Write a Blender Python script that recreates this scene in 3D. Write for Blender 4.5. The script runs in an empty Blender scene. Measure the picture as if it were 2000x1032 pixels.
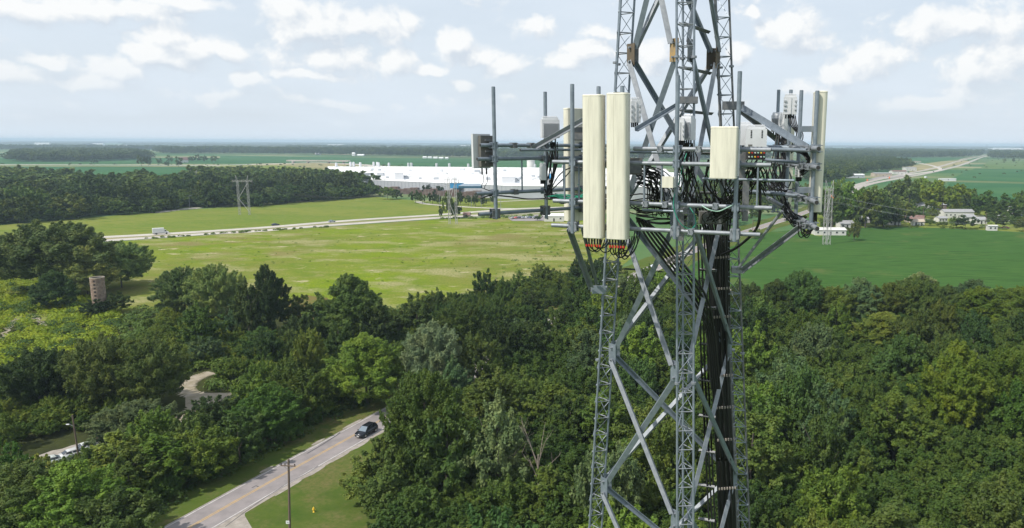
import bpy, math, random
import numpy as np
from mathutils import Vector, Matrix
rnd = random.Random(7)
sc = bpy.context.scene
COL = sc.collection
# ------------------------------------------------------------------ camera
H = 52.0
FPX, PU, PV = 1428.0, 1200.0, 516.0
PITCH = math.atan((516 - 279) / FPX); ROLL = 0.0055
_F = Vector((0, math.cos(PITCH), -math.sin(PITCH)))
_U0 = Vector((0, math.sin(PITCH), math.cos(PITCH))); _R0 = Vector((1, 0, 0))
_R = math.cos(ROLL) * _R0 + math.sin(ROLL) * _U0
_U = -math.sin(ROLL) * _R0 + math.cos(ROLL) * _U0
cam_d = bpy.data.cameras.new('camera'); cam = bpy.data.objects.new('camera', cam_d); COL.objects.link(cam)
cam.matrix_world = Matrix(((_R.x, _U.x, -_F.x, 0), (_R.y, _U.y, -_F.y, 0), (_R.z, _U.z, -_F.z, H), (0, 0, 0, 1)))
cam_d.sensor_width = 36; cam_d.lens = 36 * FPX / 2000; cam_d.shift_x = -0.1
cam_d.clip_start = 0.5; cam_d.clip_end = 120000
sc.camera = cam
# ------------------------------------------------------------------ light
SUN_EL, SUN_AZ = math.radians(51), math.radians(-126)      # azimuth from +Y towards +X
SKY_STRENGTH = 0.11
sc.view_settings.view_transform = 'Standard'; sc.view_settings.look = 'None'
sc.view_settings.gamma = 1; sc.view_settings.use_curve_mapping = False
sc.view_settings.exposure = 0.35
sun_d = bpy.data.lights.new('sun', 'SUN'); sun_d.energy = 3.6; sun_d.angle = math.radians(0.6); sun_d.color = (1, .95, .86)
sun = bpy.data.objects.new('sun', sun_d); COL.objects.link(sun)
sd = Vector((math.sin(SUN_AZ) * math.cos(SUN_EL), math.cos(SUN_AZ) * math.cos(SUN_EL), math.sin(SUN_EL)))
sun.rotation_euler = (-sd).to_track_quat('-Z', 'Y').to_euler()
sc.cycles.max_bounces = 6; sc.cycles.diffuse_bounces = 3; sc.cycles.glossy_bounces = 3
sc.cycles.transmission_bounces = 4; sc.cycles.transparent_max_bounces = 6; sc.cycles.volume_bounces = 0
sc.cycles.use_denoising = True
sc.cycles.use_adaptive_sampling = True; sc.cycles.adaptive_threshold = 0.01
def ray(u, v): return _F + _R * ((u - PU) / FPX) - _U * ((v - PV) / FPX)
def gnd(u, v, z=0.0):
    d = ray(u, v); t = (z - H) / d.z
    return Vector((d.x * t, d.y * t, z))
def at(u, v, D):
    d = ray(u, v); t = D / d.y
    return Vector((d.x * t, D, H + d.z * t))
def proj(P):
    q = Vector(P) - Vector((0, 0, H)); k = q.dot(_F)
    return PU + FPX * q.dot(_R) / k, PV - FPX * q.dot(_U) / k
# ------------------------------------------------------------------ world: Nishita sky with cumulus
world = bpy.data.worlds.new('World'); sc.world = world; world.use_nodes = True
nt = world.node_tree; nt.nodes.clear()
CLOUDS = [(615,45,75,38,1.0),(560,15,45,28,1.0),(700,52,70,26,.85),(640,110,85,30,.45),(330,72,50,22,.9),(370,95,50,20,.95),(300,103,38,20,.95),(340,120,50,16,.7),
 (228,132,34,20,.9),(25,142,60,14,.85),(95,120,32,10,.7),(452,102,30,16,.8),(605,146,75,10,.85),(490,152,25,14,.75),(802,50,22,18,.8),(893,88,30,24,.95),(925,112,55,20,.85),
 (768,125,40,18,.85),(835,137,32,10,.9),(905,168,30,10,.7),(985,130,50,18,.7),(1548,58,56,34,1.15),(1575,85,45,18,.8),(1470,20,15,9,.8),(1440,108,26,22,.75),(1690,135,40,30,.85),(1640,150,50,16,.85),
 (1600,170,60,14,.6),(1870,52,100,30,.8),(1900,145,50,36,.75),(1955,120,60,40,.7),(1820,196,75,12,.8),(1880,180,40,22,.7),(185,163,60,12,.7),(190,10,110,20,.75),(350,5,60,12,.9),(1150,102,55,20,.8),
 (1280,112,40,28,.85),(1165,70,40,16,.6),(1100,125,40,16,.7),(1330,210,60,10,.5),(660,200,90,7,.5),(440,180,60,7,.5),(50,15,70,18,.7),(1045,60,40,22,.6),(1730,110,50,26,.6)]
def mk(tree, t, **kw):
    n = tree.nodes.new(t)
    for k, v in kw.items(): setattr(n, k, v)
    return n
def mnode(tree, op, a, b=None, c=None, clamp=False):
    n = mk(tree, 'ShaderNodeMath', operation=op, use_clamp=clamp)
    for i, x in enumerate((a, b, c)):
        if x is None: continue
        if isinstance(x, (int, float)): n.inputs[i].default_value = x
        else: tree.links.new(x, n.inputs[i])
    return n.outputs[0]
g = bpy.data.node_groups.new('cloud_field', 'ShaderNodeTree')
g.interface.new_socket('P', in_out='INPUT', socket_type='NodeSocketVector')
g.interface.new_socket('D', in_out='OUTPUT', socket_type='NodeSocketFloat')
gi = g.nodes.new('NodeGroupInput'); go = g.nodes.new('NodeGroupOutput')
def nz(tree, vec, scale, detail, rough, sx=1, sy=1, dist=0.0):
    m = mk(tree, 'ShaderNodeMapping'); m.inputs['Scale'].default_value = (sx, sy, 1); tree.links.new(vec, m.inputs[0])
    n = mk(tree, 'ShaderNodeTexNoise'); n.inputs['Scale'].default_value = scale; n.inputs['Detail'].default_value = detail
    n.inputs['Roughness'].default_value = rough; n.inputs['Distortion'].default_value = dist
    tree.links.new(m.outputs[0], n.inputs['Vector']); return n
wn = nz(g, gi.outputs[0], 9, 4, .6)
sub = mk(g, 'ShaderNodeVectorMath', operation='SUBTRACT'); g.links.new(wn.outputs['Color'], sub.inputs[0]); sub.inputs[1].default_value = (.5, .5, .5)
scl = mk(g, 'ShaderNodeVectorMath', operation='MULTIPLY'); g.links.new(sub.outputs[0], scl.inputs[0]); scl.inputs[1].default_value = (.055, .045, 0)
add = mk(g, 'ShaderNodeVectorMath', operation='ADD'); g.links.new(gi.outputs[0], add.inputs[0]); g.links.new(scl.outputs[0], add.inputs[1])
cur = None
for (u, v, ru, rv, st) in CLOUDS:
    d = ray(u, v).normalized(); az = math.atan2(d.x, d.y); el = math.asin(d.z)
    s_ = mk(g, 'ShaderNodeVectorMath', operation='SUBTRACT'); g.links.new(add.outputs[0], s_.inputs[0]); s_.inputs[1].default_value = (az, el, 0)
    m_ = mk(g, 'ShaderNodeVectorMath', operation='MULTIPLY'); g.links.new(s_.outputs[0], m_.inputs[0]); m_.inputs[1].default_value = (FPX / (ru * 1.25), FPX / (rv * 1.3), 0)
    l_ = mk(g, 'ShaderNodeVectorMath', operation='LENGTH'); g.links.new(m_.outputs[0], l_.inputs[0])
    val = mnode(g, 'MULTIPLY_ADD', l_.outputs['Value'], -st, st)
    cur = val if cur is None else mnode(g, 'SMOOTH_MAX', cur, val, .1)
fn = nz(g, add.outputs[0], 30, 8, .58, 1, 1.15)
f2 = mnode(g, 'MULTIPLY_ADD', fn.outputs[0], 1.7, -.85)
bn = nz(g, add.outputs[0], 7, 4, .6, 1, 1.9)                      # broad scattered banks, all round the sky
bg = mnode(g, 'MULTIPLY_ADD', bn.outputs[0], 2.6, -1.55)
cur = mnode(g, 'SMOOTH_MAX', cur, bg, .3)
tot = mnode(g, 'ADD', cur, f2)
g.links.new(tot, go.inputs[0])
tc = mk(nt, 'ShaderNodeTexCoord'); sx_ = mk(nt, 'ShaderNodeSeparateXYZ'); nt.links.new(tc.outputs['Generated'], sx_.inputs[0])
az = mnode(nt, 'ARCTAN2', sx_.outputs[0], sx_.outputs[1]); el = mnode(nt, 'ARCSINE', sx_.outputs[2])
cb = mk(nt, 'ShaderNodeCombineXYZ'); nt.links.new(az, cb.inputs[0]); nt.links.new(el, cb.inputs[1])
def field(off):
    a_ = mk(nt, 'ShaderNodeVectorMath', operation='ADD'); nt.links.new(cb.outputs[0], a_.inputs[0]); a_.inputs[1].default_value = off
    n = mk(nt, 'ShaderNodeGroup'); n.node_tree = g; nt.links.new(a_.outputs[0], n.inputs[0]); return n.outputs[0]
d0 = field((0, 0, 0)); d1 = field((-.009, .015, 0))
mask = mk(nt, 'ShaderNodeMapRange', interpolation_type='SMOOTHSTEP'); nt.links.new(d0, mask.inputs[0])
mask.inputs[1].default_value = -.12; mask.inputs[2].default_value = .42
lit = mnode(nt, 'SUBTRACT', d0, d1); litc = mnode(nt, 'MULTIPLY_ADD', lit, 1.5, .55, clamp=True)
cc = mk(nt, 'ShaderNodeMix', data_type='RGBA'); nt.links.new(litc, cc.inputs[0])
CS = 1.0 / SKY_STRENGTH
cc.inputs[6].default_value = (.53 * CS, .585 * CS, .65 * CS, 1); cc.inputs[7].default_value = (.79 * CS, .795 * CS, .79 * CS, 1)
sky = mk(nt, 'ShaderNodeTexSky', sky_type='NISHITA'); sky.sun_disc = False; sky.sun_elevation = SUN_EL; sky.sun_rotation = SUN_AZ
sky.air_density = 1.0; sky.dust_density = 2.5; sky.ozone_density = 1.0
# thin high overcast whitens the whole sky
veil = nz(nt, cb.outputs[0], 3.0, 5, .55, 1, 3.5)
vf = mnode(nt, 'MULTIPLY_ADD', veil.outputs[0], .6, .58, clamp=True)
low = mk(nt, 'ShaderNodeMapRange'); nt.links.new(el, low.inputs[0]); low.inputs[1].default_value = 0; low.inputs[2].default_value = .22; low.inputs[3].default_value = 1; low.inputs[4].default_value = 0
vf = mnode(nt, 'MAXIMUM', vf, low.outputs[0])
mv = mk(nt, 'ShaderNodeMix', data_type='RGBA'); nt.links.new(vf, mv.inputs[0]); nt.links.new(sky.outputs[0], mv.inputs[6])
mv.inputs[7].default_value = (.60 * CS, .67 * CS, .745 * CS, 1)
fade = mk(nt, 'ShaderNodeMapRange', interpolation_type='SMOOTHSTEP'); nt.links.new(el, fade.inputs[0]); fade.inputs[1].default_value = .0; fade.inputs[2].default_value = .11
mm = mnode(nt, 'MULTIPLY', mask.outputs[0], fade.outputs[0]); mm = mnode(nt, 'MULTIPLY', mm, .88)
mx = mk(nt, 'ShaderNodeMix', data_type='RGBA'); nt.links.new(mm, mx.inputs[0]); nt.links.new(mv.outputs[2], mx.inputs[6]); nt.links.new(cc.outputs[2], mx.inputs[7])
bgn = mk(nt, 'ShaderNodeBackground'); bgn.inputs[1].default_value = SKY_STRENGTH; nt.links.new(mx.outputs[2], bgn.inputs[0])
wo = mk(nt, 'ShaderNodeOutputWorld'); nt.links.new(bgn.outputs[0], wo.inputs[0])
world.cycles.sampling_method = 'MANUAL'; world.cycles.sample_map_resolution = 512
# ------------------------------------------------------------------ materials
def mat(name, col, rough=.8, metal=0.0, var=.0, scale=4.0, col2=None, bump=0.0, objcol=False, spec=.5, stretch=(1, 1, 1), ramp=(.35, .65)):
    m = bpy.data.materials.new(name); m.use_nodes = True; t = m.node_tree; b = t.nodes['Principled BSDF']
    b.inputs['Roughness'].default_value = rough; b.inputs['Metallic'].default_value = metal
    b.inputs['Specular IOR Level'].default_value = spec
    c1 = (*col, 1)
    if var or col2:
        tcn = mk(t, 'ShaderNodeTexCoord')
        n = nz(t, tcn.outputs['Object'], scale, 5, .6, *stretch[:2]); n.inputs['Vector'].links[0].from_node.inputs['Scale'].default_value = stretch
        mr = mk(t, 'ShaderNodeMapRange'); t.links.new(n.outputs[0], mr.inputs[0]); mr.inputs[1].default_value = ramp[0]; mr.inputs[2].default_value = ramp[1]
        mxx = mk(t, 'ShaderNodeMix', data_type='RGBA'); t.links.new(mr.outputs[0], mxx.inputs[0])
        mxx.inputs[6].default_value = c1; mxx.inputs[7].default_value = (*(col2 or tuple(x * (1 - var) for x in col)), 1)
        out = mxx.outputs[2]
        if bump:
            bp = mk(t, 'ShaderNodeBump'); bp.inputs['Strength'].default_value = bump; t.links.new(n.outputs[0], bp.inputs['Height']); t.links.new(bp.outputs[0], b.inputs['Normal'])
    else:
        rg = mk(t, 'ShaderNodeRGB'); rg.outputs[0].default_value = c1; out = rg.outputs[0]
    if objcol:
        oi = mk(t, 'ShaderNodeObjectInfo'); mu = mk(t, 'ShaderNodeMix', data_type='RGBA', blend_type='MULTIPLY'); mu.inputs[0].default_value = 1
        t.links.new(out, mu.inputs[6]); t.links.new(oi.outputs['Color'], mu.inputs[7]); out = mu.outputs[2]
    t.links.new(out, b.inputs['Base Color'])
    return m
M = {}
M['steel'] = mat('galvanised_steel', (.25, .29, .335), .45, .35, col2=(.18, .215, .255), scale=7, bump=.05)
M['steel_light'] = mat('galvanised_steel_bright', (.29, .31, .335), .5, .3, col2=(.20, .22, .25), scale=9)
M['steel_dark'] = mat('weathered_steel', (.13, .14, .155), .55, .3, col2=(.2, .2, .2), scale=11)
M['rust_dark'] = mat('brown_stained_plate', (.15, .115, .075), .7, .1, col2=(.09, .08, .07), scale=6)
M['rust'] = mat('rust_stained_plate', (.42, .27, .10), .7, .1, col2=(.26, .2, .13), scale=6)
M['cream'] = mat('cream_radome', (.72, .69, .575), .45, 0, col2=(.57, .545, .455), scale=2.2, stretch=(7, 7, .7), ramp=(.42, .72))
M['cream_edge'] = mat('cream_radome_cap', (.63, .61, .51), .55)
M['radio'] = mat('radio_housing', (.62, .63, .65), .45, 0, var=.12, scale=3)
M['radio_fin'] = mat('radio_fins', (.40, .42, .45), .5)
M['greybox'] = mat('brown_grey_housing', (.14, .135, .125), .6, 0, var=.25, scale=8)
M['black'] = mat('black_rubber_cable', (.012, .012, .014), .45)
M['green_wire'] = mat('green_ground_wire', (.02, .28, .18), .5)
M['mint_wire'] = mat('pale_green_wire', (.35, .55, .45), .5)
M['red'] = mat('red_cap', (.5, .03, .02), .5)
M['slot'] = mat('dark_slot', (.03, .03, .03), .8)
M['asphalt'] = mat('grey_asphalt', (.27, .24, .237), .9, 0, col2=(.20, .18, .18), scale=.35, bump=.02, stretch=(1, 1, 1))
M['old_concrete'] = mat('old_concrete_road', (.36, .33, .29), .9, 0, col2=(.28, .255, .225), scale=.05)
M['concrete'] = mat('pale_concrete_road', (.47, .43, .38), .9, 0, col2=(.38, .35, .31), scale=.08)
M['gravel'] = mat('gravel', (.36, .32, .285), .95, 0, col2=(.22, .195, .165), scale=.9, ramp=(.3, .7))
M['dirt'] = mat('dirt', (.36, .31, .255), .95, 0, col2=(.19, .16, .09), scale=.45, ramp=(.3, .7))
M['yellow_paint'] = mat('yellow_road_paint', (.55, .33, .07), .8, 0, col2=(.40, .28, .12), scale=1.2)
M['white_paint'] = mat('white_road_paint', (.62, .60, .57), .8, 0, col2=(.42, .40, .38), scale=1.5)
M['crack'] = mat('tar_seal', (.09, .085, .09), .9)
M['bark'] = mat('bark', (.10, .085, .07), .95, 0, var=.4, scale=6)
M['pole'] = mat('weathered_pole_wood', (.17, .125, .095), .9, 0, var=.35, scale=10, stretch=(4, 4, .3))
M['white_wall'] = mat('white_cladding', (.68, .69, .70), .6, 0, var=.06, scale=.05)
M['white_roof'] = mat('white_membrane_roof', (.80, .80, .80), .7, 0, var=.05, scale=.03)
M['grey_wall'] = mat('grey_and_shaded_cladding', (.40, .42, .45), .6, 0, var=.08, scale=.05)
M['roof_seam'] = mat('roof_seam', (.5, .5, .52), .8)
M['blue'] = mat('bright_blue_panel', (.03, .25, .52), .5)
M['blueglass'] = mat('blue_tinted_glazing', (.03, .10, .17), .15, spec=.8)
M['screen'] = mat('windscreen_sky_tint', (.16, .20, .24), .08, spec=.9)  # pale blue base colour imitates sky reflected in the glass
M['glass'] = mat('dark_window_glass', (.03, .035, .045), .12, spec=.8)
M['brown_load'] = mat('brown_stacked_racks', (.11, .06, .05), .85, 0, col2=(.2, .16, .14), scale=.4)
M['brick'] = mat('silo_stave', (.22, .15, .11), .95, 0, col2=(.33, .26, .20), scale=1.3, bump=.2, objcol=True)
M['hoop'] = mat('silo_hoop', (.16, .12, .10), .8)
M['roof_brown'] = mat('brown_shingle', (.20, .12, .10), .9, 0, var=.3, scale=.8)
M['roof_grey'] = mat('grey_shingle', (.33, .33, .34), .9, 0, var=.2, scale=.8)
M['siding'] = mat('pale_siding', (.62, .61, .58), .8, 0, var=.1, scale=.5)
M['tan_siding'] = mat('tan_siding', (.45, .38, .30), .8, 0, var=.1, scale=.5)
M['carpaint'] = mat('car_paint', (1, 1, 1), .25, .2, objcol=True, spec=.6)
M['tyre'] = mat('tyre_rubber', (.02, .02, .02), .8)
M['rim'] = mat('wheel_rim', (.4, .4, .42), .3, .7)
M['lamp'] = mat('headlight_lens', (.75, .75, .75), .2)
M['hydrant'] = mat('yellow_hydrant_paint', (.75, .48, .03), .5)
M['sign_white'] = mat('sign_white', (.75, .75, .75), .6)
M['insul'] = mat('brown_insulator', (.06, .04, .03), .4)
M['orange'] = mat('orange_plastic', (.7, .12, .02), .6)
def leaf_mat(name, c1, c2, c3, trans=.25):
    m = bpy.data.materials.new(name); m.use_nodes = True; t = m.node_tree; b = t.nodes['Principled BSDF']
    oi = mk(t, 'ShaderNodeObjectInfo'); geo = mk(t, 'ShaderNodeNewGeometry'); tcn = mk(t, 'ShaderNodeTexCoord')
    mr = mk(t, 'ShaderNodeMix', data_type='RGBA'); t.links.new(geo.outputs['Random Per Island'], mr.inputs[0]); mr.inputs[6].default_value = (*c1, 1); mr.inputs[7].default_value = (*c2, 1)
    n = nz(t, tcn.outputs['Object'], .35, 3, .6); r = mk(t, 'ShaderNodeMapRange'); t.links.new(n.outputs[0], r.inputs[0]); r.inputs[1].default_value = .45; r.inputs[2].default_value = .75
    m2 = mk(t, 'ShaderNodeMix', data_type='RGBA'); t.links.new(r.outputs[0], m2.inputs[0]); t.links.new(mr.outputs[2], m2.inputs[6]); m2.inputs[7].default_value = (*c3, 1)
    hsv = mk(t, 'ShaderNodeHueSaturation'); t.links.new(m2.outputs[2], hsv.inputs['Color'])
    t.links.new(mnode(t, 'MULTIPLY_ADD', oi.outputs['Random'], .045, .47), hsv.inputs['Hue'])
    t.links.new(mnode(t, 'MULTIPLY_ADD', oi.outputs['Random'], -.55, 1.28), hsv.inputs['Value'])
    mu = mk(t, 'ShaderNodeMix', data_type='RGBA', blend_type='MULTIPLY'); mu.inputs[0].default_value = 1
    t.links.new(hsv.outputs[0], mu.inputs[6]); t.links.new(oi.outputs['Color'], mu.inputs[7])
    t.links.new(mu.outputs[2], b.inputs['Base Color']); b.inputs['Roughness'].default_value = .6; b.inputs['Specular IOR Level'].default_value = .25
    tr = mk(t, 'ShaderNodeBsdfTranslucent'); t.links.new(mu.outputs[2], tr.inputs[0])
    ms = mk(t, 'ShaderNodeMixShader'); ms.inputs[0].default_value = trans; t.links.new(b.outputs[0], ms.inputs[1]); t.links.new(tr.outputs[0], ms.inputs[2])
    t.links.new(ms.outputs[0], t.nodes['Material Output'].inputs[0]); return m
M['leaf'] = leaf_mat('foliage', (.052, .098, .020), (.095, .150, .026), (.135, .175, .028))
def ground_mat(name, layers, rough=.95, bump=0.0):
    """layers: list of (scale, lo, hi, color, stretch) mixed over layers[0]=base colour"""
    m = bpy.data.materials.new(name); m.use_nodes = True; t = m.node_tree; b = t.nodes['Principled BSDF']; b.inputs['Roughness'].default_value = rough; b.inputs['Specular IOR Level'].default_value = .0
    geo = mk(t, 'ShaderNodeNewGeometry'); rg = mk(t, 'ShaderNodeRGB'); rg.outputs[0].default_value = (*layers[0], 1); out = rg.outputs[0]
    for (s, lo, hi, c, st) in layers[1:]:
        mp = mk(t, 'ShaderNodeMapping'); mp.inputs['Scale'].default_value = st; mp.inputs['Location'].default_value = (s * 13.7, s * 7.1, 0); mp.inputs['Rotation'].default_value = (0, 0, .35)
        t.links.new(geo.outputs['Position'], mp.inputs[0]); n = mk(t, 'ShaderNodeTexNoise'); n.inputs['Scale'].default_value = s; n.inputs['Detail'].default_value = 6; n.inputs['Roughness'].default_value = .62
        t.links.new(mp.outputs[0], n.inputs['Vector']); r = mk(t, 'ShaderNodeMapRange'); r.inputs[1].default_value = lo; r.inputs[2].default_value = hi; t.links.new(n.outputs[0], r.inputs[0])
        mxx = mk(t, 'ShaderNodeMix', data_type='RGBA'); t.links.new(r.outputs[0], mxx.inputs[0]); t.links.new(out, mxx.inputs[6]); mxx.inputs[7].default_value = (*c, 1); out = mxx.outputs[2]
    t.links.new(out, b.inputs['Base Color']); return m
M['meadow'] = ground_mat('meadow_grass', [(.168, .222, .014), (.010, .42, .58, (.175, .17, .05), (1, 1, 1)), (.05, .45, .7, (.11, .165, .018), (1, 2, 1)), (.03, .50, .62, (.29, .265, .13), (1, 1.6, 1)), (.018, .58, .66, (.20, .165, .07), (1, 1.3, 1)), (.07, .60, .68, (.42, .36, .24), (1, 1.5, 1)), (.2, .56, .76, (.25, .23, .09), (1, 1, 1)), (1.2, .45, .7, (.10, .15, .02), (1, 1, 1))])
M['verge'] = ground_mat('mown_grass', [(.07, .105, .020), (.04, .4, .62, (.10, .12, .032), (1, 1, 1)), (.25, .5, .72, (.15, .13, .06), (1, 1, 1)), (.07, .52, .66, (.15, .125, .055), (1, 1, 1)), (.09, .55, .7, (.045, .085, .015), (1, 1, 1)), (1.5, .4, .7, (.065, .10, .02), (1, 1, 1))])
M['verge_far'] = ground_mat('grass_strip', [(.125, .175, .028), (.01, .4, .62, (.175, .195, .04), (1, 2, 1)), (.06, .5, .64, (.10, .155, .024), (1, 3, 1)), (.3, .5, .7, (.19, .19, .07), (1, 2, 1))])
M['soy'] = ground_mat('crop_leaf_green', [(.030, .078, .018), (.010, .42, .60, (.045, .100, .024), (1, 1, 1)), (.05, .45, .66, (.024, .062, .016), (1, 5, 1)), (.9, .42, .62, (.062, .125, .030), (.08, 1, 1)), (.22, .48, .62, (.045, .105, .026), (.06, 1, 1)), (.03, .58, .68, (.085, .115, .035), (1, 1, 1))])
M['soy_far'] = ground_mat('distant_crop_green', [(.035, .105, .045), (.004, .4, .62, (.055, .130, .05), (1, 2, 1))])
M['crop_pale'] = ground_mat('pale_crop_green', [(.085, .145, .05), (.005, .4, .62, (.11, .16, .06), (1, 2, 1))])
M['tanfield'] = ground_mat('dry_tan_ground', [(.30, .26, .15), (.01, .4, .62, (.18, .18, .08), (1, 1, 1))])
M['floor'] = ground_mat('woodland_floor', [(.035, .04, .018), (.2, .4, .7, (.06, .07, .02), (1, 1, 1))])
M['land'] = ground_mat('open_land', [(.10, .16, .06), (.0011, .40, .55, (.05, .12, .05), (1, 2.5, 1)), (.0019, .52, .60, (.26, .25, .15), (1, 2.5, 1)), (.0008, .5, .58, (.10, .14, .06), (1, 2, 1))])
M['brown_grass'] = ground_mat('brown_rank_grass', [(.16, .12, .05), (.2, .4, .6, (.11, .13, .03), (1, 1, 1))])
# ------------------------------------------------------------------ mesh helpers
def tag(o, label=None, cat=None, group=None, kind=None):
    if label: o['label'] = label
    if cat: o['category'] = cat
    if group: o['group'] = group
    if kind: o['kind'] = kind
    return o
def empty(name, loc=(0, 0, 0), label=None, cat=None, group=None, rz=0):
    o = bpy.data.objects.new(name, None); COL.objects.link(o); o.location = loc; o.rotation_euler = (0, 0, rz); o.empty_display_size = .5
    return tag(o, label, cat, group)
class MB:
    def __init__(s): s.v = []; s.f = []; s.sm = []
    def add(s, vs, fs, smooth=False):
        n = len(s.v); s.v += [tuple(x) for x in vs]; s.f += [tuple(i + n for i in f) for f in fs]; s.sm += [smooth] * len(fs); return s
    def box(s, c, size, rz=0, mtx=None, taper=1.0):
        hx, hy, hz = [k / 2 for k in size]; c = Vector(c); r = Matrix.Rotation(rz, 3, 'Z') if mtx is None else mtx
        vs = []
        for z in (-1, 1):
            k = taper if z > 0 else 1
            for x, y in ((-1, -1), (1, -1), (1, 1), (-1, 1)): vs.append(c + r @ Vector((x * hx * k, y * hy * k, z * hz)))
        return s.add(vs, [(3, 2, 1, 0), (4, 5, 6, 7), (0, 1, 5, 4), (1, 2, 6, 5), (2, 3, 7, 6), (3, 0, 4, 7)])
    def tube(s, pts, r, n=8, caps=True, r2=None):
        pts = [Vector(p) for p in pts]; m = len(pts); rings = []; up = None
        for i, p in enumerate(pts):
            d = (pts[min(i + 1, m - 1)] - pts[max(i - 1, 0)]); d = d.normalized() if d.length > 1e-9 else Vector((0, 0, 1))
            if up is None:
                up = Vector((0, 0, 1)) if abs(d.z) < .9 else Vector((1, 0, 0))
            a = (up - d * up.dot(d)); a = a.normalized() if a.length > 1e-6 else d.orthogonal().normalized(); up = a; b = d.cross(a)
            rr = r if r2 is None else r + (r2 - r) * i / (m - 1)
            rings.append([p + rr * (math.cos(t) * a + math.sin(t) * b) for t in [2 * math.pi * k / n for k in range(n)]])
        vs = [q for R_ in rings for q in R_]; fs = []
        for i in range(m - 1):
            for k in range(n): fs.append((i * n + k, i * n + (k + 1) % n, (i + 1) * n + (k + 1) % n, (i + 1) * n + k))
        s.add(vs, fs, n > 5)
        if caps: s.add(rings[0], [tuple(range(n))[::-1]]); s.add(rings[-1], [tuple(range(n))])
        return s
    def lathe(s, prof, c, n=16):
        c = Vector(c); vs = []; fs = []
        for r, z in prof: vs += [c + Vector((r * math.cos(2 * math.pi * k / n), r * math.sin(2 * math.pi * k / n), z)) for k in range(n)]
        for i in range(len(prof) - 1):
            for k in range(n): fs.append((i * n + k, i * n + (k + 1) % n, (i + 1) * n + (k + 1) % n, (i + 1) * n + k))
        s.add(vs, fs, True); m = len(prof)
        s.add(vs[:n], [tuple(range(n))[::-1]]); s.add(vs[(m - 1) * n:], [tuple(range(n))]); return s
    def prism(s, poly, z0, z1):
        n = len(poly); vs = [(x, y, z0) for x, y in poly] + [(x, y, z1) for x, y in poly]
        return s.add(vs, [tuple(range(n))[::-1], tuple(range(n, 2 * n))] + [(i, (i + 1) % n, n + (i + 1) % n, n + i) for i in range(n)])
    def angle(s, p, q, w, t, side):
        """L-section bar from p to q; side = a vector the open side faces"""
        p, q = Vector(p), Vector(q); d = (q - p).normalized(); a = Vector(side); a = (a - d * a.dot(d)).normalized(); b = d.cross(a)
        a1 = (a + b).normalized(); b1 = (a - b).normalized(); L = []
        prof = [(0, 0), (w, 0), (w, t), (t, t), (t, w), (0, w)]
        for P in (p, q): L += [P + a1 * x + b1 * y - (a * w * .5) for x, y in prof]
        return s.add(L, [tuple(range(6))[::-1], tuple(range(6, 12))] + [(i, (i + 1) % 6, 6 + (i + 1) % 6, 6 + i) for i in range(6)])
    def mesh(s, name, m, shift=(0, 0, 0)):
        me = bpy.data.meshes.new(name); sh = Vector(shift)
        me.from_pydata([Vector(v) - sh for v in s.v], [], s.f); me.polygons.foreach_set('use_smooth', s.sm)
        for x in (m if isinstance(m, (list, tuple)) else [m]): me.materials.append(x)
        return me
    def build(s, name, m, parent=None, loc=None, **kw):
        """world-space vertices; with a parent at a location the mesh is made relative to it"""
        base = Vector(parent_world(parent)) if parent is not None else (Vector(loc) if loc is not None else Vector((0, 0, 0)))
        o = bpy.data.objects.new(name, s.mesh(name, m, base)); COL.objects.link(o)
        if parent is not None: o.parent = parent
        elif loc is not None: o.location = loc
        return tag(o, **kw)
def parent_world(p):
    v = Vector((0, 0, 0))
    while p is not None: v += p.location; p = p.parent
    return v
def kids(o): return list(o.children)
def copy_tree(o, parent=None):
    c = o.copy(); COL.objects.link(c)
    if parent is not None: c.parent = parent
    for ch in kids(o): copy_tree(ch, c)
    return c
def recolor(o, col):
    o.color = (*col, 1)
    for ch in kids(o): recolor(ch, col)
LAYER = [0.0]
def sheet(name, pts, m, z, **kw):
    kw.setdefault('kind', 'structure'); mb = MB(); mb.add([(p[0], p[1], z) for p in pts], [tuple(range(len(pts)))])
    o = mb.build(name, m, **kw); me = o.data
    if me.polygons[0].normal.z < 0: me.flip_normals()
    return o
def pxs(*uv): return [gnd(u, v) for u, v in uv]
def strip(name, line, w, m, z, off=0.0, parent=None, jag=0.0, **kw):
    """ribbon of width w (or list) along a ground polyline"""
    line = [Vector((p[0], p[1], 0)) for p in line]; n = len(line); vs = []
    for i, p in enumerate(line):
        d = (line[min(i + 1, n - 1)] - line[max(i - 1, 0)]).normalized(); r = Vector((d.y, -d.x, 0)); ww = w[i] if isinstance(w, list) else w; oo = off[i] if isinstance(off, list) else off; oo += jag * math.sin(i * 2.3) * .5; ww = ww * (1 + (jag * .35 * math.sin(i * 1.7 + 1) + jag * .3 * math.sin(i * 4.1)) / max(ww, 1))
        a = p + r * (oo - ww / 2); b = p + r * (oo + ww / 2); vs += [(a.x, a.y, z), (b.x, b.y, z)]
    mb = MB(); mb.add(vs, [(2 * i, 2 * i + 1, 2 * i + 3, 2 * i + 2) for i in range(n - 1)])
    if parent is None: kw.setdefault('kind', 'structure')
    return mb.build(name, m, parent, **kw)
def smooth_line(pts, per=8):
    pts = [Vector((p[0], p[1], 0)) for p in pts]; out = []
    P = [pts[0] * 2 - pts[1]] + pts + [pts[-1] * 2 - pts[-2]]
    for i in range(1, len(P) - 2):
        for k in range(per):
            t = k / per; a, b, c, d = P[i - 1], P[i], P[i + 1], P[i + 2]
            out.append(.5 * ((2 * b) + (c - a) * t + (2 * a - 5 * b + 4 * c - d) * t * t + (3 * b - a - 3 * c + d) * t ** 3))
    out.append(pts[-1]); return out
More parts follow.
